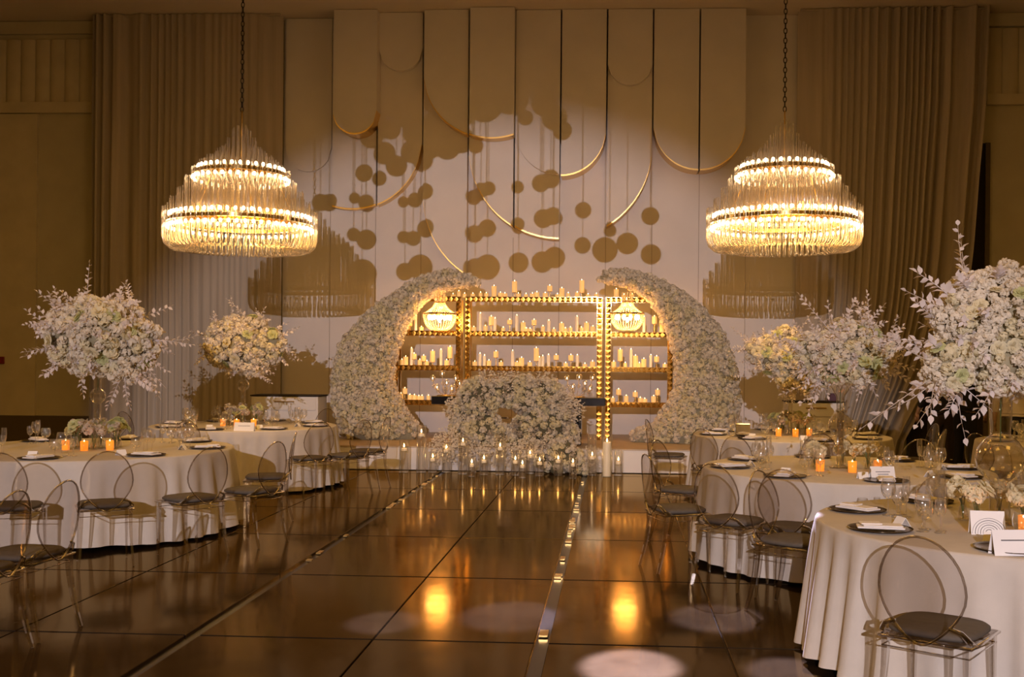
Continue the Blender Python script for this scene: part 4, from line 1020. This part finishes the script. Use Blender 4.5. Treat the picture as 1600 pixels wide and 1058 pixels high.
# ------------------------------------------------------------------ people
def skinned(name, verts, edges, rad, m, parent, sub=2):
    me = bpy.data.meshes.new(name); me.from_pydata(verts, edges, []); me.materials.append(m)
    o = obj(name, me, parent); o.modifiers.new('skin', 'SKIN'); sl = me.skin_vertices[0] if len(me.skin_vertices) else None
    for i, r in enumerate(rad): sl.data[i].radius = r if hasattr(r, '__len__') else (r, r); sl.data[i].use_root = (i == 0)
    o.modifiers['skin'].use_smooth_shade = True
    u = o.modifiers.new('sub', 'SUBSURF'); u.levels = sub; u.render_levels = sub
    return o
def person(x, y, rz, label, top, bottom, arm=(.0, .0), lean=0):
    t = thing('person', label, 'person', (x, y, 0), rz)
    # joints: 0 pelvis 1 waist 2 chest 3 neck base 4 neck, then arms and legs
    L_ = lean
    V = [(0, 0, .95), (0, .03*L_, 1.08), (0, .12*L_, 1.30), (0, .2*L_, 1.45), (0, .24*L_, 1.53)]
    E = [(0, 1), (1, 2), (2, 3), (3, 4)]; r = [(.15, .105), (.14, .10), (.165, .11), (.09, .08), (.052, .055)]
    for sx in (-1, 1):
        i = len(V); a = arm[0 if sx < 0 else 1]
        V += [(sx*.18, .19*L_, 1.41), (sx*.235, .1*L_+.05*a, 1.14), (sx*(.25-.06*a), .1*L_+.24*a, .90+.16*a), (sx*(.25-.08*a), .1*L_+.30*a, .82+.17*a)]
        E += [(3, i), (i, i+1), (i+1, i+2), (i+2, i+3)]; r += [.062, .046, .032, .028]
        i = len(V); V += [(sx*.095, 0, .86), (sx*.105, .02, .50), (sx*.11, -.02, .10), (sx*.115, -.02, .045), (sx*.125, .12, .035)]
        E += [(0, i), (i, i+1), (i+1, i+2), (i+2, i+3), (i+3, i+4)]; r += [.088, .060, .042, .040, .032]
    skinned('body', V, E, r, m_skin, t)
    hc = (0, .26*L_+.02, 1.63)
    s = MB(); s.sphere(hc, .105, 16, 12, (.78, .95, 1.15)); s.sphere((hc[0], hc[1]+.095, hc[2]-.015), .018, 6, 5, (.8, 1, 1.3))
    for sx in (-1, 1): s.sphere((sx*.082, hc[1], hc[2]-.01), .022, 6, 5, (.4, .8, 1.2))
    s.lathe([(.05, -.14), (.05, .02)], 10, (hc[0], hc[1]-.01, hc[2])); hd = obj('head', s.mesh('head', m_skin), t)
    s = MB()
    for sx in (-1, 1): s.sphere((sx*.033, hc[1]+.088, hc[2]+.01), .010, 6, 4)
    s.sphere((0, hc[1]+.088, hc[2]-.055), .018, 6, 4, (1.2, .4, .3)); obj('eyes_and_mouth', s.mesh('eyes_and_mouth', m_hair), hd)
    s = MB(); s.sphere((hc[0], hc[1]-.02, hc[2]+.03), .112, 14, 10, (.82, .95, 1.05)); obj('hair', s.mesh('hair', m_hair), hd)
    # shirt and trousers follow the body
    V2 = [V[i] for i in (1, 2, 3)] + [(0, 0, .98)]; E2 = [(0, 1), (1, 2), (0, 3)]; r2 = [(.158, .118), (.178, .125), (.10, .09), (.165, .122)]
    for sx in (0, 1):
        b0 = 5+sx*9; i = len(V2); V2 += [V[b0], V[b0+1], tuple(Vector(V[b0+1]).lerp(Vector(V[b0+2]), .85))]; E2 += [(2, i), (i, i+1), (i+1, i+2)]; r2 += [.075, .058, .046]
    skinned('shirt', V2, E2, r2, top, t)
    V3 = [(0, 0, .99), (0, 0, .93)]; E3 = [(0, 1)]; r3 = [(.158, .115), (.165, .125)]
    for sx in (-1, 1): i = len(V3); V3 += [(sx*.095, 0, .84), (sx*.105, .02, .50), (sx*.11, -.02, .11)]; E3 += [(1, i), (i, i+1), (i+1, i+2)]; r3 += [.102, .078, .066]
    skinned('trousers', V3, E3, r3, bottom, t)
    for sx in (-1, 1):
        s = MB(); s.box((sx*.118, .045, .038), (.095, .27, .07), bev=.02); obj('shoe', s.mesh('shoe', m_blk), t)
        s = MB(); b0 = 5+(0 if sx < 0 else 9); p_ = Vector(V[b0+3]); d = (Vector(V[b0+3])-Vector(V[b0+2])).normalized()
        s.sphere(p_+d*.03, .042, 8, 6, (.5, .9, 1.1))
        for k in range(4): q = p_+d*.05+Vector((0, (-.03+.02*k), 0)); s.tube([q, q+d*.04+Vector((-sx*.006, 0, -.008)), q+d*(.065 if k != 0 else .05)+Vector((-sx*.018, 0, -.02))], [.009, .008, .006], 5)
        q = p_+Vector((0, .03, 0)); s.tube([q, q+Vector((-sx*.01, .03, -.03)), q+Vector((-sx*.015, .035, -.06))], [.011, .009, .007], 5); obj('hand', s.mesh('hand', m_skin), t)
p_ = W(1468, 640, 15.2); person(p_.x, 15.2, .5, 'person in a black top and dark trousers standing beside the swept drape', m_blk, mat('brown_trousers', (.035, .022, .022), .8), (.6, .3), .3)
p_ = W(1508, 640, 15.9); person(p_.x, 15.9, -1.0, 'person all in black standing before the dark doorway', m_blk, m_blk, (.5, .5), .2)
p_ = W(1585, 640, 14.6); person(p_.x, 14.6, 2.6, 'person in a white shirt and black trousers at the right edge', m_wsh, m_blk, (.4, .2), 0)
